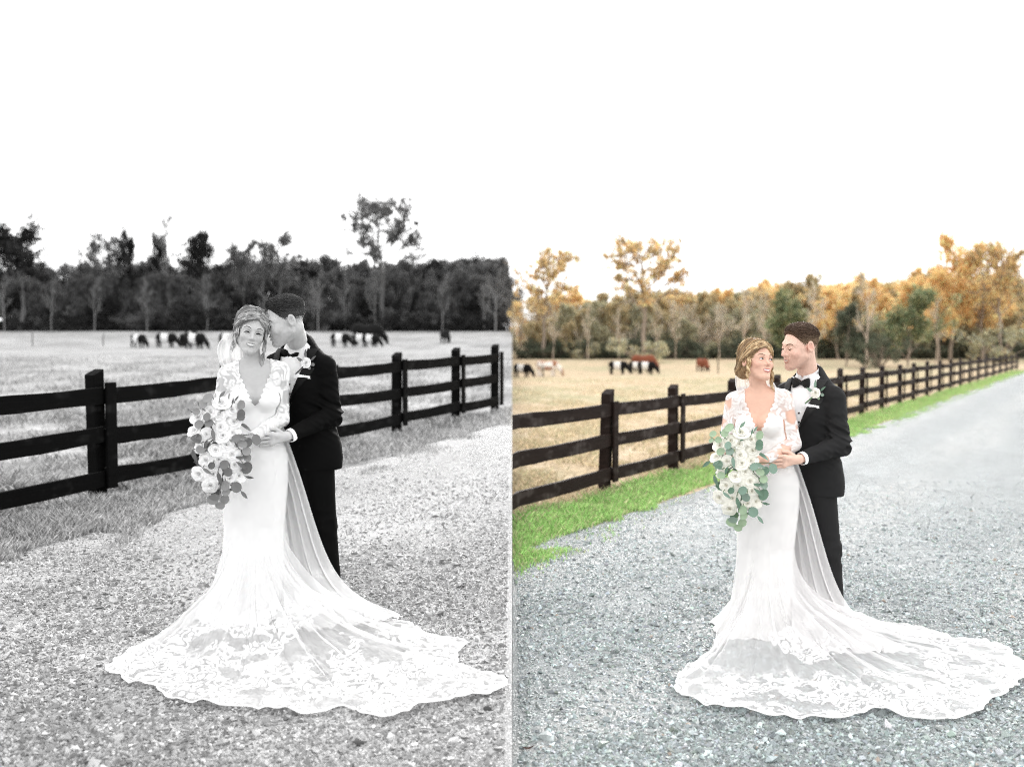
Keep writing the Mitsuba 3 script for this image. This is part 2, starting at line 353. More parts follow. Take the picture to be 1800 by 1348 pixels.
def post_mesh(w, d, h, cut, g):
    v, f = bevel_box(w, d, h + 0.25); v[:, 2] += (h + 0.25) / 2 - 0.25
    top = v[:, 2] > h - 0.01; v[top, 2] += cut * v[top, 0] / w
    v[:, 0] += g.normal(0, 0.012) * v[:, 2]; v[:, 1] += g.normal(0, 0.01) * v[:, 2]
    return v, f
def fence(side, Ys, name, label, H, rails, seed):
    g = np.random.default_rng(seed); k = thing(name, label, 'fence'); line = FL if side == 'L' else FR
    sl = 0.38 if side == 'L' else 0.57; ang = math.atan2(1, sl); u = np.array([sl, 1.0]) / math.hypot(sl, 1); nrm = np.array([u[1], -u[0]])
    M = 'fence_' + side
    pos = [np.array([line(Y), Y]) for Y in Ys]
    for i, q in enumerate(pos):
        if i == 0 and side == 'R': continue
        z = float(ground(q[0], q[1], side)); R = rotz(ang)
        h = H + g.normal(0, 0.015)
        v, f = post_mesh(0.13, 0.11, h, 0.05, g)
        part(k, 'post', ply((v @ R.T + [q[0], q[1], z], f), M, smooth=False))
        v, f = bevel_box(0.13, 0.028, H * 0.80); v[:, 2] += 0.03 + H * 0.49
        v[:, 0] += 0.055
        v = v @ R.T + [q[0] + nrm[0] * 0.115, q[1] + nrm[1] * 0.115, z]
        if side == 'L' and v[:, 0].max() > 0: continue
        part(k, 'cover_board', ply((v, f), M, smooth=False))
    for i in range(len(pos) - 1):
        a, b = pos[i], pos[i + 1]; L = float(np.linalg.norm(b - a))
        for zr in rails:
            za, zb = float(ground(*a, side)), float(ground(*b, side)); n = 9
            t = np.linspace(0.004, 0.996, n); s_ = zr + g.normal(0, 0.012) + (g.normal(0, 0.012)) * (t - 0.5) - 0.012 * np.sin(np.pi * t)
            vv = []
            for tt, dz in zip(t, s_):
                c = a + (b - a) * tt + nrm * (0.072 + g.normal(0, 0.0015)); z = za + (zb - za) * tt + dz; w = 0.019; hh = 0.072 + g.normal(0, 0.0025)
                for (o, e) in ((-w, -hh), (w, -hh), (w, hh), (-w, hh)): vv.append([c[0] + nrm[0] * o, c[1] + nrm[1] * o, z + e])
            f = grid_faces(n, 4, wrap=True); e = (n - 1) * 4
            f = np.vstack([f, [[0, 1, 2], [0, 2, 3], [e, e + 2, e + 1], [e, e + 3, e + 2]]])
            vv = np.array(vv)
            if side == 'L': vv[:, 0] = np.minimum(vv[:, 0], -0.004)
            else: vv[:, 0] = np.maximum(vv[:, 0], 0.004)
            part(k, 'rail', ply((vv, f), M, smooth=False))
    return k
fence('L', [5.4, 7.4, 9.26, 11.05, 12.95, 14.77, 16.74, 18.35], 'plank_fence', 'black three rail plank fence rising across the left half behind the couple', 1.2, (0.24, 0.62, 1.0), 5)
YR = [9.62, 11.77, 13.7, 15.9, 18.1, 20.4, 22.7, 24.75, 27.1, 29.6, 31.8, 34.4, 37.1, 40.0, 42.9, 46.0, 49.3, 52.8, 56.5, 60.4, 64.5, 68.8, 73.2]
fence('R', YR, 'plank_fence', 'dark brown three rail plank fence running off along the green verge', 1.16, (0.25, 0.62, 0.98), 6)
def stake(side, u, Y, h, lab):
    x = (u - 900) / LENS * Y; z = float(ground(x, Y, side)); g = np.random.default_rng(int(u))
    v, f = tube([[0, 0, -0.2], [g.normal(0, .02), 0, h * 0.5], [g.normal(0, .03), 0, h]], [0.05, 0.045, 0.04], 7)
    k = thing('field_stake', lab, 'post'); scene[k] = ply((v + [x, Y, z], f), 'stake_' + side, smooth=40)
mat('stake_L', {'type': 'diffuse', 'reflectance': rgb((0.16,) * 3)}); mat('stake_R', {'type': 'diffuse', 'reflectance': rgb((0.19, 0.23, 0.19))})
stake('L', 58, 100, 1.3, 'thin grey stake in the far left pasture, leftmost one'); stake('L', 182, 100, 1.2, 'thin grey stake in the left pasture between leftmost stake and cattle')
stake('R', 1262, 86, 1.2, 'thin pale stake in the right pasture beside the bride\'s hair'); stake('R', 955, 74, 0.9, 'short pale stake in front of the white and brown cow')

def pebble(x, Y, r, side, col, lab):
    g = np.random.default_rng(int(Y * 1000)); m = trimesh.creation.icosphere(2, 1.0); v = m.vertices * [r, r * 0.75, r * 0.55] * (0.8 + 0.5 * meshkit.noise(m.vertices * 1.7 + Y, 2)[:, None])
    k = thing('stone', lab, 'stone'); scene[k] = ply((v + [x, Y, float(ground(x, Y, side)) + r * 0.3], np.array(m.faces)), 'vc_matte', smooth=40, color=None) if False else ply((v + [x, Y, float(ground(x, Y, side)) + r * 0.3], np.array(m.faces)), 'vc_matte', smooth=True, color=np.tile(tone(np.array(col), side), (len(v), 1)))
pebble(-0.101, 4.29, 0.022, 'L', (0.05, 0.05, 0.05), 'dark stone on the gravel below the right tip of the left train')
pebble(-0.60, 3.93, 0.026, 'L', (0.06, 0.06, 0.06), 'dark stone in the gravel in front of the left train')
def fallen_leaf():
    x, Y = 0.068, 4.22; t = np.linspace(0, 1, 9); w = 0.006 * np.sin(np.pi * t ** 0.8) + 0.001; L = 0.055 * (t - 0.5)
    v = np.vstack([np.c_[L, -w, 0.012 + 0.012 * (2 * t - 1) ** 2 + 0.5 * w], np.c_[L, 0 * t, 0.010 + 0.012 * (2 * t - 1) ** 2], np.c_[L, w, 0.012 + 0.012 * (2 * t - 1) ** 2 + 0.5 * w]]) @ rotz(0.25).T
    k = thing('fallen_leaf', 'small curled reddish brown leaf on the gravel at the bottom near the middle', 'leaf'); scene[k] = ply((v + [x, Y, float(ground(x, Y, 'R'))], grid_faces(3, 9)), 'vc_matte', smooth=True, color=np.tile((0.05, 0.02, 0.014), (27, 1)))
fallen_leaf()

# ------------------------------------------------------------------ trees and the wood behind the pastures
AUT = [(0.53, 0.325, 0.15), (0.57, 0.38, 0.19), (0.49, 0.29, 0.14), (0.50, 0.37, 0.20)]  # autumn leaves, paled towards peach: hazy backlit glow put into their colour
OCH = [(0.32, 0.245, 0.14), (0.27, 0.225, 0.14), (0.36, 0.24, 0.115), (0.25, 0.22, 0.145)]
OLI = [(0.23, 0.22, 0.14), (0.26, 0.24, 0.15), (0.20, 0.205, 0.14), (0.29, 0.24, 0.145)]
EVG = [(0.095, 0.125, 0.07), (0.08, 0.11, 0.065), (0.12, 0.14, 0.075), (0.16, 0.15, 0.07)]
DRK = [(0.055, 0.072, 0.052), (0.075, 0.080, 0.057), (0.088, 0.088, 0.062)]
GRY = [(0.27, 0.265, 0.22), (0.23, 0.23, 0.19), (0.31, 0.285, 0.23)]
BARK = np.array((0.16, 0.13, 0.105))
R_HAZE_GAIN = 1.6  # right foliage lightened: veiling haze painted into leaf colour, no real haze
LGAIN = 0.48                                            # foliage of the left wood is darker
def leaves(P, size, g, pal, side, droop=0.3, gain=1.0):
    m = len(P)
    n = g.normal(0, 1, (m, 3)); n[:, 2] += droop; n /= np.linalg.norm(n, axis=1, keepdims=True)
    a = np.cross(n, g.normal(0, 1, (m, 3))); a /= np.linalg.norm(a, axis=1, keepdims=True) + 1e-9; b = np.cross(n, a)
    s = (size * g.uniform(0.55, 1.35, m))[:, None]
    v = np.stack([P - a * s, P - b * s * 0.55 + n * s * .15, P + a * s, P + b * s * 0.55 + n * s * .15], 1).reshape(-1, 3)
    f = (np.array([[0, 1, 2], [0, 2, 3]])[None] + (np.arange(m) * 4)[:, None, None]).reshape(-1, 3)
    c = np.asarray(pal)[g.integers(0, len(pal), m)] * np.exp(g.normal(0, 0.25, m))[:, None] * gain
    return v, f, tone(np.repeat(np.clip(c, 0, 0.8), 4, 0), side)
def limbs(h, spread, g, first=0.35, n=9, r0=0.22, lean=0.0, sub=3):
    """Trunk and limbs; returns the mesh and the twig ends where leaves hang."""
    ms, ends = [], []
    z = np.linspace(0, 1, 9); w = np.cumsum(g.normal(0, 0.012, (9, 2)), 0) * h
    tr = np.c_[w[:, 0] + lean * h * z, w[:, 1], z * h * 0.94 - 0.3]
    ms.append(tube(tr, r0 * (1 - 0.86 * z) + 0.012, 7))
    for i in range(n):
        t = first + (0.97 - first) * (i + g.random()) / n
        p0 = np.array([np.interp(t, z, tr[:, k]) for k in range(3)]); a = g.uniform(0, 6.28); L = spread * (1.15 - 0.75 * t) * g.uniform(0.7, 1.25)
        d = np.array([math.cos(a), math.sin(a), g.uniform(0.35, 1.1)]); d /= np.linalg.norm(d)
        q = p0 + d * L * np.linspace(0, 1, 5)[:, None] + np.array([0, 0, 0.22 * L]) * (np.linspace(0, 1, 5) ** 2)[:, None] + np.cumsum(g.normal(0, 0.03 * L, (5, 3)), 0) * np.linspace(0, 1, 5)[:, None]
        ms.append(tube(q, np.linspace(r0 * 0.42 * (1.15 - t), 0.03, 5), 5))
        ends += [q[3], q[4]]
        for j in range(sub):
            s = g.uniform(0.35, 0.95); b0 = np.array([np.interp(s, np.linspace(0, 1, 5), q[:, k]) for k in range(3)])
            e = b0 + (d + g.normal(0, 0.6, 3)) * L * g.uniform(0.3, 0.55); e[2] = max(e[2], b0[2] - .3)
            ms.append(tube([b0, (b0 + e) / 2 + g.normal(0, .04 * L, 3), e], [0.05, 0.036, 0.024], 4)); ends.append(e); ends.append((b0 + e) / 2)
    return join(ms), np.array(ends)
def clump(c, r, n, g):
    d = g.normal(0, 1, (n, 3)); d /= np.linalg.norm(d, axis=1, keepdims=True)
    return c + d * r * (g.random((n, 1)) ** 0.45)
def tree_mesh(kind, side, seed):
    """(trunk, crown) of a tree one unit tall is scaled later; metres here for a 10 m tree."""
    g = np.random.default_rng(seed); gain = LGAIN if side == 'L' else R_HAZE_GAIN
    if kind == 'tall':                       # tall open-crowned tree with thin, gappy leaf sprays
        tr, e = limbs(9.6, 3.5, g, 0.40, 17, 0.18, sub=5)
        e = e[(g.random(len(e)) < 0.78) & (np.hypot(e[:, 0], e[:, 1]) < 3.0) & (e[:, 2] < 9.5)]
        P = np.vstack([clump(x, g.uniform(0.15, 0.75), int(g.integers(5, 34)), g) for x in e]); cr = leaves(P, 0.15, g, AUT[:2] + OCH[:3], side, gain=gain)
    elif kind == 'pine':                     # dome-headed dense tree
        tr, e = limbs(9.4, 2.6, g, 0.5, 14, 0.19, sub=4)
        P = np.vstack([clump(x, g.uniform(0.4, 0.8), 30, g) for x in e]); cr = leaves(P, 0.15, g, EVG if side == 'R' else DRK, side, gain=gain)
    elif kind == 'evergreen':                # leafy to the ground, uneven outline
        tr, e = limbs(9.2, 3.9, g, 0.14, 15, 0.2, sub=4)
        P = np.vstack([clump(x, g.uniform(0.6, 1.15), 50, g) for x in e]); cr = leaves(P, 0.2, g, EVG + OLI[:1], side, gain=gain)
    elif kind == 'dark':
        tr, e = limbs(9.0, 3.6, g, 0.10, 15, 0.2, sub=4)
        P = np.vstack([clump(x, g.uniform(0.6, 1.1), 52, g) for x in e]); cr = leaves(P, 0.2, g, DRK, side, gain=gain)
    elif kind == 'golden':
        tr, e = limbs(9.4, 3.2, g, 0.25, 14, 0.17, sub=4)
        P = np.vstack([clump(x, g.uniform(0.45, 0.95), 36, g) for x in e]); cr = leaves(P, 0.19, g, AUT, side, gain=gain)
    elif kind == 'ochre':
        tr, e = limbs(9.4, 2.9, g, 0.22, 14, 0.16, sub=4)
        P = np.vstack([clump(x, g.uniform(0.4, 0.95), 36, g) for x in e]); cr = leaves(P, 0.19, g, OCH + OLI[:2], side, gain=gain)
    elif kind == 'olive':
        tr, e = limbs(9.2, 3.0, g, 0.16, 14, 0.16, sub=4)
        P = np.vstack([clump(x, g.uniform(0.45, 1.0), 40, g) for x in e]); cr = leaves(P, 0.2, g, OLI + GRY[:1], side, gain=gain)
    elif kind == 'bare':                     # grey twigs with a few leaves
        tr, e = limbs(9.8, 2.6, g, 0.3, 13, 0.15, sub=5)
        P = np.vstack([clump(x, 0.4, 5, g) for x in e]); cr = leaves(P, 0.12, g, GRY + OCH[:1], side, gain=gain)
    else:                                    # bush
        e = np.c_[g.normal(0, 1.7, (26, 2)), g.uniform(0.3, 3.4, 26)]
        tr = join([tube([[0, 0, -.2], x * 0.55 + [0, 0, .2], x], [0.09, 0.05, 0.015], 4) for x in e])
        P = np.vstack([clump(x, g.uniform(0.5, 0.95), 52, g) for x in e]); cr = leaves(P, 0.19, g, {'bush': OLI + GRY[1:2], 'darkbush': DRK}[kind], side, gain=gain)
    v, f, c = cr; v[:, 2] = np.maximum(v[:, 2], 0.02)
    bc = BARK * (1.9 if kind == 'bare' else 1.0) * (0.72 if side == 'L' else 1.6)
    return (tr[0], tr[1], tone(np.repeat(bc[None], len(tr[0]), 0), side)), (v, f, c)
_trees = {}
def tree_shapes(kind, side, var):
    if (kind, side, var) not in _trees:
        t, c = tree_mesh(kind, side, 100 * var + sum(map(ord, kind)))
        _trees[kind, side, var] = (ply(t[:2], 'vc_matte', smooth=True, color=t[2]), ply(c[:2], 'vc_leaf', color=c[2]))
    return _trees[kind, side, var]
def at_uv(u, v, Y):
    """World x and z of what stands at frame position u, v and distance Y."""
    p = math.atan(88 / 1800); t = (v - 674) / LENS
    return (u - 900) / LENS * Y / (math.cos(p) - t * math.sin(p)), CAM_Z - Y * math.tan(math.atan(t) + p)
def tree(side, kind, u, vtop, Y, label, wide=1.0, var=0, group=None, name='tree', lean=0.0):
    x, ztop = at_uv(u, vtop, Y); z0 = float(ground(x, Y, side)); s = max(ztop - z0, 1.0) / (4.2 if 'bush' in kind else 10.0)
    k = thing(name, label, 'bush' if 'bush' in kind else 'tree', group)
    M = m4(rotz(u * 1.7) @ np.diag([s * wide, s * wide, s]), [x, Y, z0])
    if lean: M = m4(np.array([[1, 0, lean], [0, 1, 0], [0, 0, 1]]) @ (rotz(u * 1.7) @ np.diag([s * wide, s * wide, s])), [x, Y, z0])
    a, b = tree_shapes(kind, side, var)
    part(k, 'trunk', {**a, 'to_world': M}); part(k, 'crown', {**b, 'to_world': M})
# single trees that stand out
for a in (('pine', 28, 384, 158, 'dense dark tree at the left edge of the grey wood', 1.25, 0),
          ('tall', 175, 404, 168, 'thin grey tree standing above the wood left of the paired treetops', 0.8, 0),
          ('pine', 216, 398, 170, 'narrow grey treetop above the wood, second from the dark edge tree', 0.55, 1),
          ('pine', 272, 402, 172, 'narrow pointed grey treetop beside the rounded dark tree', 0.5, 2),
          ('bare', 292, 372, 172, 'tall wispy bare tree above the narrow pointed treetop', 0.6, 0),
          ('pine', 354, 398, 160, 'round headed dark tree above the wood left of the bride', 0.8, 3),
          ('tall', 430, 418, 164, 'thin dark tree directly above the bride in the left half', 0.7, 1),
          ('tall', 488, 402, 160, 'gappy dark tree above the groom in the left half', 0.95, 2),
          ('tall', 668, 330, 158, 'tallest open crowned tree rising over the grey wood', 1.0, 3),
          ('bare', 870, 470, 150, 'pale leaning trunked tree near the right end of the grey wood', 0.9, 1),
          ('bare', 560, 470, 150, 'pale straight trunked tree in the grey wood just right of the groom', 0.6, 2)):
    tree('L', a[1 - 1], a[1], a[2], a[3], a[4], a[5], a[6])
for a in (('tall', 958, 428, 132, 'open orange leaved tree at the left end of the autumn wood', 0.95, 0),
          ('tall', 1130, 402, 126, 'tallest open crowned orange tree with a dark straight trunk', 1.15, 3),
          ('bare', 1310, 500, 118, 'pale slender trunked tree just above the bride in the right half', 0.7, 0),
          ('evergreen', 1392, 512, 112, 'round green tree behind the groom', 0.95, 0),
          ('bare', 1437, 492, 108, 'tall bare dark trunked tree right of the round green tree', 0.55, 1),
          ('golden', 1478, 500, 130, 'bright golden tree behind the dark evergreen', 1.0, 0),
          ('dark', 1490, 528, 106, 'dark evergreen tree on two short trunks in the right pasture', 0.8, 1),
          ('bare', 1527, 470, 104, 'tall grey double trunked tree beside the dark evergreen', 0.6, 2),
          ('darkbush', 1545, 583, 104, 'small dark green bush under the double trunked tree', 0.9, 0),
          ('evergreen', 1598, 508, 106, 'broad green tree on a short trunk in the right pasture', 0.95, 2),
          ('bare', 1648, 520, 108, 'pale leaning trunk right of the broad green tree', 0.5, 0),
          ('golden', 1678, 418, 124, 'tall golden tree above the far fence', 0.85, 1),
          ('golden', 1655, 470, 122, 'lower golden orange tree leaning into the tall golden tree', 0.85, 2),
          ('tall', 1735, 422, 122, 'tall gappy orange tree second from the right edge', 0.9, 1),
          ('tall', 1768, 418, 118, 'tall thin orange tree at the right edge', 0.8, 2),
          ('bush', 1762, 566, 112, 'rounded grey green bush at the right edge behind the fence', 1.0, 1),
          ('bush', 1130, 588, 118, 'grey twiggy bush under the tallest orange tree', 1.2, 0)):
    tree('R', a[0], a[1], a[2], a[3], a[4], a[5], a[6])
# the rest of the wood: nobody could count it
def wood(side, rows, label, seed):
    g = np.random.default_rng(seed); root = thing('woodland', label, 'wood', kind='stuff'); n = 0
    groups = {}
    for (u0, u1, du, vt0, vt1, Y0, Y1, kinds, wide) in rows:
        u = u0
        while u < u1:
            kind = kinds[int(g.integers(0, len(kinds)))]; var = int(g.integers(0, 3)); Y = g.uniform(Y0, Y1)
            t = (u - u0) / max(u1 - u0, 1); vt = vt0 + (vt1 - vt0) * t + g.normal(0, 6)
            x, zt = at_uv(u, vt, Y); z0 = float(ground(x, Y, side)) - 0.2; s = max(zt - z0, 1.2) / (4.2 if 'bush' in kind else 10.0)
            rr = (3.6 if 'bush' in kind else 2.4) * s * wide
            nar = min(1.0, abs(x) / rr)                     # slimmer where the two woods meet
            if nar > 0.12:
                M = m4(rotz(g.uniform(0, 6.28)) @ np.diag([s * wide * nar, s * wide * nar, s]), [x, Y, z0])
                for j, pn in enumerate(('trunk', 'crown')):
                    gid = f'grove_{kind}_{side}_{var}_{pn}'
                    if gid not in groups:
                        groups[gid] = 1; scene[gid] = {'type': 'shapegroup', 'shape': dict(tree_shapes(kind, side, var)[j])}
                    n += 1; scene[f'{root}__{n:03d}'] = {'type': 'instance', 'to_world': M, 'group': {'type': 'ref', 'id': gid}}
            u += du * g.uniform(0.6, 1.4)
wood('L', [(5, 897, 15, 464, 454, 176, 190, ['olive', 'olive', 'ochre', 'dark', 'tall'], 1.0),
           (5, 897, 17, 482, 476, 166, 174, ['bare', 'olive', 'olive', 'bare'], 0.8),
           (5, 897, 85, 486, 480, 155, 158, ['bare'], 0.6),
           (5, 897, 20, 515, 512, 160, 168, ['bare', 'ochre', 'olive', 'dark'], 0.8),
           (5, 897, 20, 545, 542, 158, 164, ['bush', 'darkbush', 'bush'], 1.1),
           (5, 897, 14, 562, 560, 157, 162, ['darkbush'], 1.6),
           (620, 892, 16, 470, 446, 230, 300, ['olive', 'ochre'], 1.1)],
     'dark grey mass of wood along the far side of the left pasture', 31)
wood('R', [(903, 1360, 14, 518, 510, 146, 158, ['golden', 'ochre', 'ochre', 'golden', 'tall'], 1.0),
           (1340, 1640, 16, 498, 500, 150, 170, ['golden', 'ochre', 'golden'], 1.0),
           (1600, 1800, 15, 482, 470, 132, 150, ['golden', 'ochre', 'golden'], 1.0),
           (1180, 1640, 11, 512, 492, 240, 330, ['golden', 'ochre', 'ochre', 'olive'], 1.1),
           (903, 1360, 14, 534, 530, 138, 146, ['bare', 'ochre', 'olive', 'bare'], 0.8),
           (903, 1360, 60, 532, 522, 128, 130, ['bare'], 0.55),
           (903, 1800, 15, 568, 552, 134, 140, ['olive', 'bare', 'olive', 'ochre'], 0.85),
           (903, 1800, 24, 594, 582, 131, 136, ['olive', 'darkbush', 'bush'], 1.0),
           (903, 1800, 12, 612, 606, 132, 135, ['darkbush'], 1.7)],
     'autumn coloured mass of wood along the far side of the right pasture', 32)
# wooded hill behind
def hill(side, x0, x1, Y0, ridge, label, cols):
    n, m = 60, 90; xs = np.linspace(x0, x1, m); t = np.linspace(0, 1, n)
    X, Tt = np.meshgrid(xs, t); Y = Y0 + 190 * Tt
    v = np.stack([X, Y, np.zeros_like(X)], -1)
    nz = meshkit.fbm(np.stack([X * 0.16, Y * 0.16, X * 0], -1), 4, 9); z = ground(X, Y, side) * 0 + ridge(X) * np.sin(np.clip(Tt * 1.25, 0, 1) * np.pi / 2) + (nz - 0.5) * 4.0 * np.minimum(1, Tt * 4) - 2
    v[..., 2] = z
    struct('hill', ply((v.reshape(-1, 3), grid_faces(n, m)), cols, smooth=True), label)
def hillcol(side):
    def fn(p, n, uv):
        a = fbm(p.x * 0.12, p.z * 0.3, p.y * 0.05, 4); b = noise(p.x * 0.7, p.z * 1.1, p.y * 0.2)
        c = mix((0.30, 0.20, 0.09), (0.15, 0.15, 0.08), smoothstep(0.42, 0.6, a)) * (0.6 + 0.8 * b)
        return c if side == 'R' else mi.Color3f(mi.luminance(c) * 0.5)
    return fn
for s in 'LR': mat('hill_' + s, {'type': 'diffuse', 'reflectance': proc(hillcol(s))})
hill('R', 4, 300, 230, lambda X: 12.0 * sstep(5, 110, X) + 8, 'low wooded autumn ridge behind the right pasture', 'hill_R')
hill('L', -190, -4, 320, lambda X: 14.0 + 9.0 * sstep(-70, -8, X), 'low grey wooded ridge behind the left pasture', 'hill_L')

# ------------------------------------------------------------------ cattle
def cow_sdf(p):
    """Grazing cow, one metre at the withers, facing +x, head down; feet at z = 0."""
    d = s_ell(p, (0.0, 0, 0.62), (0.54, 0.27, 0.31))
    d = smin(d, s_ell(p, (0.36, 0, 0.70), (0.27, 0.22, 0.28)), 0.10)
    d = smin(d, s_ell(p, (-0.40, 0, 0.72), (0.28, 0.24, 0.27)), 0.10)
    d = smin(d, s_cone(p, (0.52, 0, 0.74), (0.86, 0.02, 0.34), 0.21, 0.135), 0.10)
    d = smin(d, s_cone(p, (0.86, 0.02, 0.34), (0.97, 0.03, 0.09), 0.13, 0.07), 0.05)
    for sx, legs in ((0.36, ((0, 0.10, 0.40), (0.01, 0.10, 0.20), (0.0, 0.10, 0.03))), (-0.42, ((0, 0.11, 0.46), (-0.09, 0.11, 0.24), (-0.04, 0.11, 0.03)))):
        for sy in (1, -1):
            off = 0.05 if sy > 0 else -0.06
            q = [(sx + a + off, sy * b, c) for a, b, c in legs]
            d = smin(d, s_chain(p, [(sx, sy * 0.1, 0.62)] + q, [0.14, 0.09, 0.065, 0.06]), 0.04)
    for sy in (1, -1):
        d = smin(d, s_ell(p, (0.80, 0.02 + sy * 0.15, 0.44), (0.05, 0.085, 0.035)), 0.02)
    d = smin(d, s_chain(p, [(-0.62, 0, 0.86), (-0.70, 0, 0.7), (-0.69, 0, 0.36)], [0.035, 0.022, 0.035]), 0.02)
    d = smin(d, s_ell(p, (-0.2, 0, 0.42), (0.12, 0.1, 0.06)), 0.05)
    return d + 0.012 * (meshkit.noise(p * 9.0, 3).astype(np.float32) - 0.5)
COW = surface(cow_sdf, (-0.85, -0.4, -0.03), (1.15, 0.4, 1.08), 0.024)
EYE = None
def cow(side, u, v, Y, h, ang, coat, label):
    x, _ = at_uv(u, v, Y); z = float(ground(x, Y, side))
    k = thing('cow', label, 'cow', {'L': 'cattle grazing in the left pasture', 'R': 'cattle grazing in the right pasture'}[side])
    V, f = COW; n = meshkit.fbm(V * 4.0 + u, 3, 4)
    c = np.tile(np.array((0.006, 0.005, 0.005)), (len(V), 1))
    w = 0.05 * (n - 0.5)
    if coat == 'belted': c[(np.abs(V[:, 0] + 0.06 + w) < 0.235)] = (0.62, 0.60, 0.57)
    if coat == 'front': c[(np.abs(V[:, 0] - 0.02 + w) < 0.17)] = (0.62, 0.60, 0.57)
    if coat == 'brown': c[:] = np.array((0.17, 0.055, 0.030)) * (0.8 + 0.4 * n[:, None]); c[V[:, 2] < 0.3] = (0.03, 0.015, 0.012)
    if coat == 'paint':
        c[:] = (0.66, 0.62, 0.57); c[(n > 0.53) & (V[:, 2] > 0.4) & (V[:, 0] < 0.75)] = (0.28, 0.12, 0.06); c[V[:, 0] > 0.9] = (0.3, 0.17, 0.11)
    c = tone(c, side)
    h = h * (1.27 if side == 'L' else 1.0); M = m4(rotz(ang) * h, [x, Y, z])
    part(k, 'body', {**ply((V, f), 'vc_matte', smooth=True, color=c), 'to_world': M})
    for sy in (1, -1):
        hv, hf = tube([[0.83, 0.02 + sy * 0.08, 0.47], [0.82, 0.02 + sy * 0.13, 0.52], [0.84, 0.02 + sy * 0.14, 0.57]], [0.02, 0.015, 0.006], 6)
        part(k, 'horn', {**ply((hv, hf), 'vc_matte', smooth=True, color=tone(np.tile((0.25, 0.22, 0.18), (len(hv), 1)), side)), 'to_world': M})
cow('L', 243, 614, 95, 1.0, -0.5, 'belted', 'black cow with white belt, leftmost of the herd in the grey pasture')
cow('L', 292, 615, 95, 1.08, 0.0, 'belted', 'black cow with wide white belt, second from left in the grey pasture')
cow('L', 321, 611, 98, 1.0, 1.9, 'front', 'black and white cow turned away, half hidden in the left trio')
cow('L', 336, 607, 102, 1.15, -0.7, 'front', 'black cow with white belt standing behind in the left trio')
cow('L', 343, 622, 88, 1.12, -0.35, 'belted', 'black cow with white belt, nearest of the left trio')
cow('L', 402, 622, 88, 1.1, -0.4, 'belted', 'belted cow half hidden behind the bride in the left half')
cow('L', 598, 610, 97, 1.05, -0.15, 'belted', 'belted cow grazing just right of the groom in the left half')
cow('L', 634, 606, 100, 1.0, -0.2, 'belted', 'belted cow before the big dark cow in the left half, left one')
cow('L', 652, 611, 96, 1.0, -0.4, 'belted', 'belted cow before the big dark cow in the left half, right one')
cow('L', 644, 600, 105, 1.75, 0.2, 'plain', 'big dark cow standing behind two belted cows in the left half')
cow('L', 782, 598, 110, 1.15, -1.2, 'plain', 'dark cow alone far back in the left pasture above the fence')
cow('R', 918, 676, 74, 1.0, -0.5, 'belted', 'black cow at the left end of the tan pasture')
cow('R', 962, 669, 78, 1.25, -0.2, 'paint', 'white cow with brown patches in the tan pasture')
cow('R', 1086, 661, 84, 1.1, -0.1, 'belted', 'belted cow left of the red brown cow in the tan pasture')
cow('R', 1119, 656, 88, 1.0, -0.25, 'belted', 'belted cow half hidden, between two others in the tan pasture')
cow('R', 1136, 661, 84, 1.08, -0.35, 'belted', 'belted cow in front of the red brown cow in the tan pasture')
cow('R', 1130, 650, 94, 1.55, 0.15, 'brown', 'big red brown cow standing behind the belted cows')
cow('R', 1234, 651, 94, 1.2, -1.25, 'brown', 'red brown cow alone far back in the tan pasture')

# ------------------------------------------------------------------ the couple, once in grey and once in colour
BASE = {'L': np.array([-1.45, 5.70]), 'R': np.array([1.50, 6.02])}
TURN = {s: rotz(-math.atan2(BASE[s][0], BASE[s][1])) for s in 'LR'}
def world(side):
    b = BASE[side]; return m4(TURN[side], [b[0], b[1], float(ground(b[0], b[1], side))])
def lace_pattern(p, k=1.0):
    """Scrolled corded lace: 1 on the cord, 0 in the mesh between."""
    x, y, z = p.x * k, p.y * k, p.z * k
    wx = noise(x * 22, y * 22, z * 22); wy = noise(x * 22 + 9, y * 22, z * 22 + 4)
    a = noise(x * 34 + 2.4 * wx, y * 34 + 1.2 * wy, z * 34 + 2.4 * wy)
    b = dr.abs(dr.sin(a * 13.0))
    fl = noise(x * 38 + 5, y * 38, z * 38 + 3)
    return dr.maximum(smoothstep(0.60, 0.70, b), smoothstep(0.72, 0.76, fl))
def lace_op(p, n, uv):
    gap = smoothstep(0.575, 0.60, fbm(p.x * 15 + 3, p.y * 15, p.z * 15, 2))
    return 0.04 + 0.96 * (0.40 + 0.60 * lace_pattern(p, 0.80)) * (1 - gap)
def lace_dense(p, n, uv): return 0.42 + 0.58 * lace_pattern(p, 0.80)
def cloth_h(p, n, uv): return 0.0022 * lace_pattern(p, 0.9) + 0.0005 * noise(p.x * 300, p.y * 300, p.z * 300)
def net_h(p, n, uv): return 0.0004 * noise(p.x * 260, p.y * 260, p.z * 260)
WHITE = {'type': 'principled', 'base_color': rgb((0.76, 0.75, 0.74)), 'roughness': 0.7, 'specular': 0.3, 'sheen': 0.3}
GREYW = {'type': 'principled', 'base_color': rgb((0.76, 0.76, 0.76)), 'roughness': 0.7, 'specular': 0.3, 'sheen': 0.3}
def sheer(side, fn): return {'type': 'mask', 'opacity': proc(fn), 'bsdf': {'type': 'principledthin', 'base_color': rgb((0.80, 0.79, 0.79) if side == 'R' else (0.80,) * 3), 'roughness': 0.8, 'diff_trans': 0.45, 'spec_trans': 0.0}}
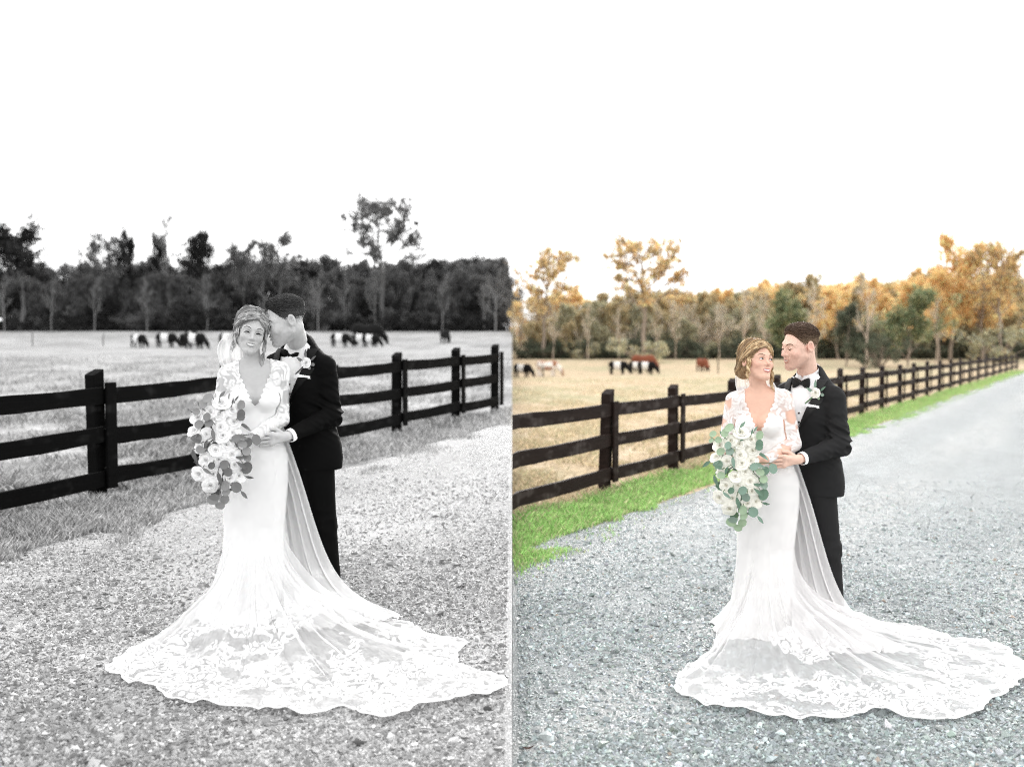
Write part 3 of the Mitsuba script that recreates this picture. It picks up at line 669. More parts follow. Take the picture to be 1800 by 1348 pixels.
def net_train(p, n, uv):
    """Fine net: seen through, with lace flowers sewn on, thickest along the hem (uv.y = 1)."""
    edge = smoothstep(0.70, 0.80, uv.y + 0.10 * (fbm(uv.x * 46, uv.y * 8, 0.0, 2) - 0.5))
    sp = smoothstep(0.56, 0.595, fbm(p.x * 5.2, p.y * 5.2, p.z * 3 + 2, 2)) * smoothstep(0.25, 0.45, uv.y)
    l = lace_pattern(p, 0.62)
    hem = smoothstep(0.990, 0.993, uv.y)
    motif = dr.maximum(edge * smoothstep(0.36, 0.43, fbm(p.x * 9, p.y * 9, 0.0, 3)), sp)
    return dr.maximum(dr.maximum(0.40, motif * (0.30 + 0.70 * l)), hem)
def net_veil(p, n, uv):
    edge = smoothstep(0.82, 0.86, dr.abs(uv.x - 0.5) * 2 + 0.12 * (fbm(p.x * 14, p.y * 14, p.z * 14, 2) - 0.5)) * smoothstep(0.55, 0.62, uv.y) * smoothstep(0.2, 0.3, 1 - uv.x)
    fl = smoothstep(0.60, 0.63, fbm(p.x * 6.5 + 4, p.y * 6.5, p.z * 5, 2)) * smoothstep(0.62, 0.72, uv.y)
    return dr.maximum(0.68, dr.maximum(edge, fl) * (0.55 + 0.45 * lace_pattern(p, 0.75)))
def suit_h(p, n, uv): return 0.0006 * noise(p.x * 420, p.y * 420, p.z * 420) + 0.004 * fbm(p.x * 9, p.y * 9, p.z * 14, 2)
for s in 'LR':
    mat('gown_' + s, two({'type': 'bumpmap', 'arbitrary': proc(cloth_h, eps=0.002), 'scale': 1.0, 'bsdf': WHITE if s == 'R' else GREYW}))
    for nm_, fn_ in (('lace_', lace_op), ('lining_', lace_dense)): mat(nm_ + s, {'type': 'mask', 'opacity': proc(fn_), 'bsdf': two(WHITE if s == 'R' else GREYW)})
    mat('train_' + s, sheer(s, net_train)); mat('veil_' + s, sheer(s, net_veil))
    k = 0.0012 if s == 'L' else 0.0080
    mat('suit_' + s, two({'type': 'bumpmap', 'arbitrary': proc(suit_h, eps=0.002), 'scale': 1.0, 'bsdf': {'type': 'principled', 'base_color': rgb((k, k, k * (1.0 if s == 'L' else 1.05))), 'roughness': 0.75, 'specular': 0.08 if s == 'L' else 0.25}}))
    mat('lapel_' + s, two({'type': 'principled', 'base_color': rgb((k * .7,) * 3), 'roughness': 0.5, 'specular': 0.15 if s == 'L' else 0.3}))
    mat('shirt_' + s, two({'type': 'principled', 'base_color': rgb((0.8, 0.8, 0.81) if s == 'R' else (0.8,) * 3), 'roughness': 0.7, 'specular': 0.3}))
    mat('shoe_' + s, two({'type': 'principled', 'base_color': rgb((0.008,) * 3), 'roughness': 0.2, 'specular': 0.5}))

def head_frame(c, yaw, pitch, roll, s):
    R = rotz(math.radians(yaw)) @ rotx(math.radians(pitch)) @ roty(math.radians(roll)); c = np.asarray(c, float)
    return dict(R=R, c=c, s=s, to=lambda p: ((p - c.astype(np.float32)) @ R.astype(np.float32)) / s, out=lambda q: (np.asarray(q) * s) @ R.T + c)
def head_sdf(q, male):
    m = 1.0 if male else 0.0
    d = s_ell(q, (0, 0.018, 0.03), (0.073, 0.093, 0.084))
    d = smin(d, s_ell(q, (0, -0.030, -0.028), (0.0585 + 0.002 * m, 0.060, 0.082)), 0.03)
    d = smin(d, s_cone(q, (0, -0.045, -0.075), (0, -0.076, -0.099), 0.034, 0.016 + 0.003 * m), 0.03)
    for s in (1, -1):
        d = smin(d, s_cone(q, (s * (0.044 + 0.006 * m), 0.0, -0.058), (s * 0.018, -0.068, -0.100), 0.018, 0.014), 0.028)
        d = smin(d, s_ell(q, (s * 0.036, -0.063, -0.027), (0.024, 0.023, 0.021)), 0.02)
    d = smin(d, s_chain(q, [(-0.045, -0.062, 0.021), (-0.018, -0.078, 0.022), (0.018, -0.078, 0.022), (0.045, -0.062, 0.021)], [0.009, 0.0105, 0.0105, 0.009]), 0.022)
    for s in (1, -1):
        d = smax(d, -s_ell(q, (s * 0.031, -0.096, 0.002), (0.018, 0.016, 0.011)), 0.012)
        d = smin(d, s_ell(q, (s * 0.031, -0.0725, 0.002), (0.016, 0.0145, 0.0125)), 0.005)
    d = smin(d, s_chain(q, [(0, -0.082, 0.016), (0, -0.094, -0.010), (0, -0.1085, -0.028)], [0.0065, 0.008, 0.0098 + 0.001 * m]), 0.012)
    for s in (1, -1): d = smin(d, s_ell(q, (s * 0.0115, -0.0945, -0.0315), (0.0085, 0.009, 0.0075)), 0.007)
    d = smin(d, s_ell(q, (0, -0.072, -0.062), (0.032, 0.024, 0.024)), 0.016)
    d = smin(d, s_chain(q, [(-0.024, -0.083, -0.056), (-0.010, -0.0955, -0.0575), (0.010, -0.0955, -0.0575), (0.024, -0.083, -0.056)], [0.003, 0.005, 0.005, 0.003]), 0.005)
    d = smin(d, s_chain(q, [(-0.022, -0.083, -0.061), (0, -0.0945, -0.073), (0.022, -0.083, -0.061)], [0.003, 0.0065, 0.003]), 0.005)
    d = smax(d, -s_chain(q, [(-0.022, -0.093, -0.0575), (0, -0.107, -0.0655), (0.022, -0.093, -0.0575)], [0.002, 0.0045, 0.002]), 0.003)
    d = smin(d, s_ell(q, (0, -0.082, -0.101), (0.017, 0.015, 0.014)), 0.018)
    for s in (1, -1):
        e = s_ell(q, (s * 0.0795, 0.018, -0.004), (0.0105, 0.020, 0.033))
        e = smax(e, -s_ell(q, (s * 0.0905, 0.013, 0.000), (0.0125, 0.0125, 0.022)), 0.003)
        d = smin(d, e, 0.006)
    return d
def hit(f, o, dirn, n=60):
    """March points o along dirn onto f = 0."""
    o = np.array(o, np.float32); dirn = np.asarray(dirn, np.float32)
    for _ in range(n): o = o + np.clip(f(o), -0.02, 0.05)[:, None] * 0.7 * dirn
    return o
def face_line(male, pts, r, lift=0.0, n=9, sides=5, flat=1.0):
    q = spline(np.c_[np.asarray(pts)[:, 0], np.full(len(pts), -0.2), np.asarray(pts)[:, 1]], n)
    q = hit(lambda p: head_sdf(p, male), q, (0, 1, 0)); q[:, 1] -= lift
    return tube(q, r, sides, flat=flat)
def face_details(k, hf, side, male, closed, W, gaze=0.0, smile=1.0):
    sk = lambda c: tone(np.asarray(c), side)
    def add(name, mesh, col, m='vc_soft', smooth=True):
        v, f = mesh; c = np.broadcast_to(sk(col), (len(v), 3)) if np.ndim(col) == 1 else sk(col)
        part(k, name, {**ply((hf['out'](v), f), m, smooth=smooth, color=c), 'to_world': W})
    hr = (0.035, 0.022, 0.014)
    for s in (1, -1):
        th = np.array([0.0012, 0.0022, 0.0026, 0.0026, 0.0022, 0.0018, 0.0012]) * (1.2 if male else 0.9)
        z0 = 0.021 if male else 0.024
        add('eyebrow', face_line(male, [(s * 0.0145, z0 - 0.001), (s * 0.028, z0 + 0.005), (s * 0.042, z0 + 0.005), (s * 0.051, z0 - 0.003)], th, 0.0004, 7), (0.06, 0.035, 0.02) if not male else (0.10, 0.06, 0.035), 'vc_matte')
        if closed:
            add('lashes', face_line(male, [(s * 0.0185, 0.0008), (s * 0.031, -0.0032), (s * 0.044, 0.0015)] if male else [(s * 0.0175, -0.0025), (s * 0.026, 0.0022), (s * 0.036, 0.0026), (s * 0.0475, -0.0022)], np.array([0.0009, 0.0016, 0.0022, 0.0022, 0.0018, 0.0014, 0.001]) * (1.2 if male else 1.75), 0.0005, 7), (0.012, 0.008, 0.007), 'vc_matte')
        else:
            u = trimesh.creation.icosphere(3, 1.0); v = u.vertices * np.array([0.0142, 0.0136, 0.0142]) + [s * 0.031, -0.0748, 0.0015]
            lx, lz = v[:, 0] - s * 0.031, v[:, 2] - 0.0015
            vv, ff = keep(v, np.array(u.faces), lambda c: (c[:, 1] < -0.078) & (((c[:, 0] - s * 0.031) / 0.0125) ** 2 + ((c[:, 2] - 0.0015) / (0.0044 if not male else 0.0036)) ** 2 < 1))
            d = np.hypot(vv[:, 0] - s * 0.031 - gaze, vv[:, 2] - 0.003)
            c = np.where(d[:, None] < 0.0056, np.where(d[:, None] < 0.0028, 0.006, np.array([[0.05, 0.035, 0.022]])), np.array([[0.72, 0.70, 0.69]]))
            add('eye', (vv, ff), c, 'vc_satin')
            add('lashes', face_line(male, [(s * 0.0178, 0.0005), (s * 0.025, 0.0055), (s * 0.035, 0.0060), (s * 0.0465, 0.0022)], np.array([0.0008, 0.0014, 0.0019, 0.0022, 0.0022, 0.0017, 0.001]) * (1.0 if not male else 0.7), 0.001, 7), (0.012, 0.008, 0.007), 'vc_matte')
    lip = (0.46, 0.17, 0.16) if not male else (0.47, 0.24, 0.19)
    w = 0.0235; up = 0.003 * smile
    add('upper_lip', face_line(male, [(-w, -0.059 + up), (-0.012, -0.0565), (0, -0.0575), (0.012, -0.0565), (w, -0.059 + up)], np.array([.001, .0022, .003, .0032, .0028, .0032, .003, .0022, .001]), -0.0008, 9), lip)
    add('lower_lip', face_line(male, [(-w, -0.060 + up), (-0.012, -0.0705), (0, -0.0725), (0.012, -0.0705), (w, -0.060 + up)], np.array([.001, .0024, .0036, .0042, .0044, .0042, .0036, .0024, .001]), -0.0008, 9), lip)
    x = np.linspace(-0.019, 0.019, 13) * (0.85 if male else 1); hgt = (0.0046 if not male else 0.0022) * (1 - (x / 0.021) ** 4)
    zc = -0.0632 + up * 1.2 * (x / 0.02) ** 2 + 0.0012; y = hit(lambda p: head_sdf(p, male), np.c_[x, x * 0 - 0.2, zc], (0, 1, 0))[:, 1] - 0.0006
    add('teeth', (np.vstack([np.c_[x, y, zc + hgt], np.c_[x, y - 0.0008, zc], np.c_[x, y, zc - hgt]]), grid_faces(3, 13)), (0.80, 0.78, 0.74), 'vc_satin')
def skin_colours(v, hf, side, male):
    q = hf['to'](v.astype(np.float32)); base = np.array((0.62, 0.385, 0.29) if not male else (0.66, 0.44, 0.35))
    n = meshkit.fbm(v * 60.0, 3, 5)[:, None]; c = base * (0.90 + 0.12 * n + 0.08 * meshkit.noise(v * 260.0, 9)[:, None])
    hd = (np.linalg.norm(q - [0, -0.02, -0.01], axis=1) < 0.125)[:, None]
    def blob(x, y, z, r): return np.exp(-(((q - [x, y, z]) / r) ** 2).sum(1))[:, None] * hd
    for s in (1, -1):
        c = c * (1 - blob(s * 0.042, -0.06, -0.03, 0.022) * np.array([0.03, 0.22, 0.22]))
        if not male: c = c * (1 - blob(s * 0.031, -0.085, 0.008, 0.013) * np.array([0.30, 0.36, 0.38]))
        c = c * (1 - blob(s * 0.078, 0.015, -0.005, 0.022) * np.array([0.02, 0.18, 0.18]))
    c = c * (1 - blob(0, -0.108, -0.028, 0.014) * np.array([0.02, 0.12, 0.12]))
    if male:
        st = (sstep(-0.038, -0.06, q[:, 2]) * sstep(0.03, -0.01, q[:, 1]) * (q[:, 2] > -0.13))[:, None] * hd
        c = c * (1 - st * (0.16 + 0.16 * meshkit.noise(v * 420.0, 6)[:, None]) * np.array([0.8, 0.95, 1.0]))
        fr = (meshkit.noise(v * 150.0, 8) > 0.86)[:, None] * hd * sstep(0.0, -0.02, q[:, 1])[:, None]; c = c * (1 - 0.07 * fr * np.array([0.6, 1, 1.1]))
    if side == 'L': c = c * 0.88
    return tone(np.clip(c, 0, 1), side)
def finger(p, base, d1, d2, L, r):
    a = np.asarray(base, float); b = a + np.asarray(d1) * L * 0.48; c = b + np.asarray(d2) * L * 0.30; e = c + (1.35 * np.asarray(d2) - 0.35 * np.asarray(d1)) * L * 0.24
    return s_chain(p, [a, b, c, e], [r, r * 0.95, r * 0.86, r * 0.72])
def unit(v): v = np.asarray(v, float); return v / np.linalg.norm(v)
def hand_sdf(p, wrist, fwd, side_dir, palm_n, curl, sc=1.0, thumb=1.0):
    """Palm, four unequal fingers and a thumb; side_dir runs from little finger to index, palm_n out of the palm."""
    fwd, sd, pn = unit(fwd), unit(side_dir), unit(palm_n); w = np.asarray(wrist, float); L = 0.085 * sc
    k = w + fwd * L
    d = s_cone(p, w, k + sd * 0.020 * sc, 0.021 * sc, 0.014 * sc)
    d = smin(d, s_cone(p, w, k - sd * 0.024 * sc, 0.021 * sc, 0.012 * sc), 0.02)
    d = smin(d, s_cone(p, k + sd * 0.026 * sc, k - sd * 0.030 * sc, 0.0125 * sc, 0.0105 * sc), 0.012)
    d1 = unit(fwd * math.cos(curl) + pn * math.sin(curl)); d2 = unit(fwd * math.cos(2.1 * curl) + pn * math.sin(2.1 * curl))
    for o, l in ((0.029, 0.072), (0.0095, 0.080), (-0.0105, 0.074), (-0.0295, 0.058)):
        d = smin(d, finger(p, k + sd * o * sc + fwd * (0.004 - abs(o - .01) * .15), d1 + sd * o * 1.5, d2, l * sc, 0.0086 * sc if o > -0.02 else 0.0076 * sc), 0.004)
    tb = w + fwd * 0.030 * sc + sd * 0.024 * sc + pn * 0.006
    t1 = unit(fwd * 0.75 + sd * 0.62 + pn * 0.25); t2 = unit(fwd * 0.95 + sd * 0.15 + pn * 0.3)
    d = smin(d, s_chain(p, [tb, tb + t1 * 0.038 * sc, tb + t1 * 0.038 * sc + t2 * 0.032 * sc, tb + t1 * 0.038 * sc + t2 * 0.052 * sc], [0.0125 * sc, 0.0105 * sc, 0.009 * sc, 0.0075 * sc]), 0.008)
    return d
def put(k, name, mesh, m, W, smooth=True, label=None, **kw):
    return part(k, name, {**ply(mesh, m, smooth=smooth, **kw), 'to_world': W}, label)

# ---- the bride
def bride(side, label):
    W = world(side); k = thing('person', label, 'person'); ux = 0.015 if side == 'L' else -0.042
    dz = -0.014 if side == 'L' else 0.0
    hf = head_frame((0.002, -0.020, 1.594), 5, 4, 12, 1.0) if side == 'L' else head_frame((-0.054, -0.012, 1.610), 36, -8, 6, 1.0)
    Ls, Rs = (ux - 0.148, 0.02, 1.375 + dz), (ux + 0.143, 0.02, 1.392 + dz)
    Le, Re = ((ux - 0.20, -0.02, 1.09), (0.160, 0.0, 1.118 + dz)) if side == 'L' else ((ux - 0.195, -0.02, 1.09), (0.158, 0.0, 1.125))
    Lw, Rw = (-0.185, -0.205, 1.075), (-0.010, -0.205, 1.052 + dz * 2)
    def torso(p):
        d = s_ell(p, (ux * 0.7, 0.012, 1.255), (0.128, 0.090, 0.165))
        d = smin(d, s_ell(p, (0.018, 0.01, 1.06), (0.120, 0.092, 0.17)), 0.06)
        d = smin(d, s_ell(p, (0.014, 0.012, 0.87), (0.168, 0.126, 0.17)), 0.07)
        for s in (-1, 1): d = smin(d, s_ell(p, (ux + s * 0.068, -0.068, 1.238 + dz), (0.062, 0.062, 0.060)), 0.028)
        return d
    def upper(p):
        d = smin(torso(p), s_cone(p, (Ls[0] + 0.03, 0.025, Ls[2] - 0.002), (Rs[0] - 0.03, 0.025, Rs[2] - 0.002), 0.044, 0.044), 0.06)
        d = smin(d, s_cone(p, (ux - 0.055, 0.03, 1.375), (ux + 0.05, 0.03, 1.385), 0.055, 0.055), 0.05)
        return d
    def arms(p):
        a = s_chain(p, [Rs, Re, Rw], [0.0455, 0.0365, 0.0235], 0.02); b = s_chain(p, [Ls, Le, Lw], [0.0455, 0.036, 0.0235], 0.02)
        return a, b
    nb = np.array([ux * 0.9 + 0.002, 0.035, 1.385]); nt = hf['out'](np.array([[0, 0.022, -0.045]]))[0]
    def skin(p):
        d = upper(p); a, b = arms(p); d = smin(d, a, 0.035); d = smin(d, b, 0.035)
        n = s_cone(p, nb, nt, 0.050, 0.046)
        n = smin(n, s_cone(p, (ux - 0.075, 0.035, 1.40 + dz), (ux + 0.075, 0.035, 1.405 + dz), 0.024, 0.024), 0.05)
        d = smin(d, n, 0.035)
        d = smin(d, head_sdf(hf['to'](p), False) * hf['s'], 0.012)
        d = smin(d, hand_sdf(p, Rw, (-0.75, -0.35, -0.25), (-0.2, -0.3, 0.9), (-0.5, 0.85, 0.0), 0.75, 0.9), 0.012)
        d = smin(d, hand_sdf(p, Lw, (0.55, -0.55, -0.1), (0.1, -0.2, 0.95), (0.6, 0.75, 0.0), 0.75, 0.9), 0.012)
        return d
    v, f = surface(skin, (-0.36, -0.40, 0.98), (0.30, 0.16, 1.75), 0.0034)
    put(k, 'body', (v, f), 'vc_soft', W, color=skin_colours(v, hf, side, False))
    face_details(k, hf, side, False, side == 'L', W, gaze=0.003)
    # gown
    def vneck(c):
        w = 0.009 + np.clip(c[:, 2] - (1.205 + dz), 0, 1) * 0.43 + 0.004 * np.sin(c[:, 2] * 230)
        return (np.abs(c[:, 0] - ux - 0.002) < np.minimum(w, 0.085)) & (c[:, 1] < 0.02) & (c[:, 2] > 1.205 + dz)
    v, f = surface(lambda p: torso(p) - 0.006, (-0.22, -0.18, 0.90), (0.24, 0.16, 1.33), 0.005)
    cup = lambda c: c[:, 2] < 1.292 + dz + 0.004 * np.sin(c[:, 0] * 260) - 0.35 * np.maximum(np.abs(c[:, 0] - ux) - 0.10, 0)
    put(k, 'bodice', keep(v, f, lambda c: cup(c) & ~vneck(c) & (c[:, 2] > 0.925)), 'gown_' + side, W)
    v, f = surface(lambda p: smin(smin(smin(upper(p), s_cone(p, (ux - 0.075, 0.035, 1.40 + dz), (ux + 0.075, 0.035, 1.405 + dz), 0.024, 0.024), 0.05), arms(p)[0], 0.035), arms(p)[1], 0.035) - 0.0042, (-0.34, -0.30, 0.98), (0.28, 0.16, 1.47), 0.005)
    rw = np.array(Rw); lw = np.array(Lw)
    ax = lambda c: np.hypot(c[:, 0] - ux, c[:, 1] - 0.02)
    def lace(c):
        a, b = arms(c.astype(np.float32)); onarm = (np.minimum(a, b) < 0.012)
        top = (c[:, 2] > 1.27 + dz) & ~((ax(c) < 0.088) & (c[:, 2] > 1.39 + dz))
        cut = (np.linalg.norm(c - rw, axis=1) < 0.03) | (np.linalg.norm(c - lw, axis=1) < 0.03)
        return (onarm | top) & ~vneck(c) & ~cut & ~((torso(c.astype(np.float32)) < 0.004) & (c[:, 2] < 1.27 + dz))
    onarm = lambda c: (lambda a, b: (np.minimum(a, b) < 0.006) & (np.abs(c[:, 0] - ux) > 0.105))(*arms(c.astype(np.float32)))
    put(k, 'lace_sleeve', keep(v, f, lambda c: lace(c) & onarm(c) & (c[:, 0] < ux)), 'lace_' + side, W)
    put(k, 'lace_sleeve', keep(v, f, lambda c: lace(c) & onarm(c) & (c[:, 0] >= ux)), 'lace_' + side, W)
    put(k, 'lace_yoke', keep(v, f, lambda c: lace(c) & ~onarm(c)), 'lining_' + side, W)
    zz = np.array([1.0, .96, .92, .82, .70, .50, .30, .16, .06, .012]); cx = [.018, .017, .016, .012, .010, .004, -.004, -.010, -.024, -.034]
    aa = [.132, .150, .163, .176, .174, .160, .164, .186, .232, .272]; bb = [.102, .114, .124, .136, .136, .132, .142, .165, .205, .235]
    zs = np.linspace(1.0, 0.012, 70); th = np.linspace(0, 2 * np.pi, 160, endpoint=False); g = np.random.default_rng(3)
    I = lambda a: np.interp(-zs, -zz, a)[:, None]
    low = np.clip((0.62 - zs) / 0.6, 0, 1)[:, None]; tw = th[None] + 0.25 * np.sin(zs[:, None] * 3)
    fold = 1 + low ** 1.3 * (0.055 * np.sin(9 * tw + 1) + 0.035 * np.sin(17 * tw + 2.0) + 0.02 * np.sin(31 * tw)) + 0.010 * np.sin(5 * th[None] + 9 * zs[:, None]) * (1 - low)
    X = I(cx) + I(aa) * fold * np.cos(th); Yy = 0.012 + I(bb) * fold * np.sin(th); Z = np.repeat(zs[:, None], len(th), 1) + 0.012 * low ** 3 * np.sin(9 * tw)
    Z[-1] = 0.012 + 0.008 * np.sin(11 * th)
    on = zs > 0.80; dirs = np.stack([np.cos(th), np.sin(th), th * 0], 1)
    for i in np.where(on)[0]:
        o = np.array([0.015, 0.012, zs[i]]) + dirs * 0.32; h_ = hit(lambda p: torso(p) - 0.0075, o, -dirs, 40); w = sstep(0.80, 0.90, zs[i])
        X[i] = (1 - w) * X[i] + w * h_[:, 0]; Yy[i] = (1 - w) * Yy[i] + w * h_[:, 1]
    skirt_rows = (zs, th, X, Yy)
    put(k, 'skirt', (np.stack([X, Yy, Z], -1).reshape(-1, 3), grid_faces(70, 160, wrap=True)), 'gown_' + side, W)
    train(k, side, W, skirt_rows)
    veil(k, side, W, hf)
    bride_hair(k, hf, side, W)
    return k, torso
TRAIN = {'L': [(-.45, -.92), (-.24, -1.16), (-.03, -1.32), (.19, -1.42), (.4, -1.48), (.59, -1.49), (.75, -1.45), (.86, -1.54), (.98, -1.54), (1.11, -1.4), (1.2, -1.35), (1.325, -1.29), (1.400, -1.23), (1.37, -1.04), (1.21, -.92), (1.17, -.8), (1.21, -.57), (1.07, -.49), (.9, -.25), (.69, -.09), (.5, .03), (.28, .18), (.02, .20), (-.17, .12), (-.27, -.05), (-.33, -.42)],
         'R': [(-.69, -1.06), (-.6, -1.3), (-.44, -1.42), (-.22, -1.48), (-.04, -1.5), (.16, -1.42), (.35, -1.48), (.56, -1.46), (.72, -1.33), (.91, -1.14), (1.07, -.93), (1.18, -.7), (1.15, -.27), (1.08, -.29), (.99, -.12), (.78, .12), (.55, .22), (.28, .26), (.02, .22), (-.18, .12), (-.30, -.10), (-.43, -.52)]}
def train(k, side, W, skirt_rows):
    o = np.array(TRAIN[side]); o = o @ TURN[side][:2, :2]            # world offsets to the couple's own axes
    from scipy.interpolate import CubicSpline
    d = np.r_[0, np.cumsum(np.linalg.norm(np.diff(np.vstack([o, o[:1]]), axis=0), axis=1))]
    n, m = 420, 64; per = CubicSpline(d, np.vstack([o, o[:1]]), bc_type='periodic')(np.linspace(0, d[-1], n, endpoint=False))
    q0 = np.arange(n) / n * d[-1]; jit = lambda sd: sum(w * (meshkit.noise(np.stack([q0 * f_, q0 * 0, q0 * 0 + sd], -1), sd) - 0.5) for f_, w in ((5, 0.05), (12, 0.035), (27, 0.02)))
    per = per * (1 + jit(3) / np.linalg.norm(per, axis=1))[:, None]; a = np.arctan2(per[:, 1], per[:, 0]); s = np.linspace(0, 1, m)
    zs, th, SX, SY = skirt_rows
    ring = lambda z: (lambda i: np.stack([np.interp(a, th, SX[i], period=2 * np.pi) + 0.006 * np.cos(a), np.interp(a, th, SY[i], period=2 * np.pi) + 0.006 * np.sin(a)], 1))(int(np.argmin(np.abs(zs - z))))
    z0 = 0.50; inner = ring(z0)
    P = inner[None] + (per - inner)[None] * (s ** 1.75)[:, None, None]
    L = np.linalg.norm(per - inner, axis=1); q = np.arange(n) / n * d[-1]
    nz = lambda f, sd: meshkit.noise(np.stack([q * f, q * 0, q * 0 + sd], -1), sd) - 0.5
    tent = np.where(L < 0.55, 1.5, 2.7 - 0.9 * np.exp(-((a + 2.35) / 0.5) ** 2))
    z = z0 * (1 - s[:, None]) ** tent[None]
    env = (np.sin(np.pi * np.clip(s, 0, 1)) * sstep(0, 0.35, s))[:, None] ** 0.9
    pleat = 0.030 * nz(9, 1)[None] + 0.034 * nz(4.2, 2)[None] + 0.018 * nz(21, 3)[None]
    rip = meshkit.fbm(np.stack([P[..., 0] * 5 + 2 * P[..., 1], P[..., 1] * 9, P[..., 0] * 0], -1), 4, 7) - 0.5
    z = z + env * (np.abs(pleat) * 2.0) + 0.10 * np.maximum(rip, -0.1) * sstep(0.15, 0.5, s)[:, None] * (1 - 0.55 * s[:, None])
    z = np.maximum(z, 0) + 0.022 + 0.035 * np.abs(nz(13, 4))[None] * s[:, None] ** 4
    side_push = (nz(9, 5)[None] * 0.05 * env)
    t = np.gradient(per, axis=0); t /= np.linalg.norm(t, axis=1, keepdims=True)
    P = P + side_push[..., None] * t[None]
    # the ground falls or rises a little away from the bride
    Yw = (P @ TURN[side][:2, :2].T)[..., 1]; z = z + (0.0128 if side == 'L' else -0.0122) * Yw
    zh = np.linspace(0.965, z0, 24)[:-1]                     # the net lies close over the skirt down to the knee
    P = np.concatenate([np.stack([ring(x) for x in zh]), P]); z = np.concatenate([np.repeat(zh[:, None], n, 1), z]); s = np.r_[np.zeros(len(zh)), s]; m = len(s)
    uv = np.stack([np.broadcast_to(q[None] / d[-1], P.shape[:2]), np.broadcast_to(s[:, None], P.shape[:2])], -1).reshape(-1, 2)
    v = np.concatenate([P, z[..., None]], -1).reshape(-1, 3)
    put(k, 'train', (v, grid_faces(m, n, wrap=True)), 'train_' + side, W, uv=uv, label='sheer net train edged with lace flowers, spread over the gravel')
    e = v.reshape(m, n, 3)[-1] + [0, 0, 0.002]
    put(k, 'hem_cord', tube(np.vstack([e, e[:1]]), 0.0022, 5, cap=False), 'gown_' + side, W)
def veil(k, side, W, hf):
    n, m = 70, 90; u = np.linspace(0, 1, n); t = np.linspace(0, 1, m)
    top = hf['out'](np.array([[0.0, 0.115, -0.01]]))[0]
    # left and right edges of the hanging net, from the knot of hair down to the ground
    A = spline([top + [-0.045, -0.01, 0.01], (-0.19, 0.09, 1.50), (-0.165, 0.125, 1.38), (-0.02, 0.135, 1.1), (0.10, 0.165, 0.80), (0.14, 0.12, 0.5), (0.145, 0.0, 0.22), (0.13, -0.34, 0.07), (0.12, -0.60, 0.045)], m)
    B = spline([top + [0.055, 0.0, 0.0], (0.075, 0.135, 1.40), (0.15, 0.15, 1.1), (0.245, 0.085, 0.80), (0.345, 0.06, 0.45), (0.47, 0.03, 0.17), (0.60, -0.10, 0.065), (0.74, -0.45, 0.055)], m)
    P = A[None] + (B - A)[None] * u[:, None, None]
    amp = 0.012 + 0.042 * t ** 1.2
    ph = np.sin(u[:, None] * 29 + 2 * np.sin(3 * t)[None]) + 0.8 * np.sin(u[:, None] * 53 + 1) + 0.7 * np.sin(u[:, None] * 11 + 2)
    P[..., 1] -= amp[None] * ph * 0.8 * np.clip(1.25 - t, 0.1, 1)[None]; P[..., 0] += 0.4 * amp[None] * np.cos(u[:, None] * 25)
    P[..., 2] += (0.02 * np.abs(ph) * sstep(0.75, 0.95, t)[None]); P[..., 2] = np.maximum(P[..., 2], 0.035)
    Yw = (P[..., :2] @ TURN[side][:2, :2].T)[..., 1]; P[..., 2] += (0.0128 if side == 'L' else -0.0122) * Yw
    uv = np.stack(np.broadcast_arrays(u[:, None], t[None]), -1).reshape(-1, 2)
    put(k, 'veil', (P.reshape(-1, 3), grid_faces(n, m)), 'veil_' + side, W, uv=uv, label='sheer white veil hanging from the hair to the ground')
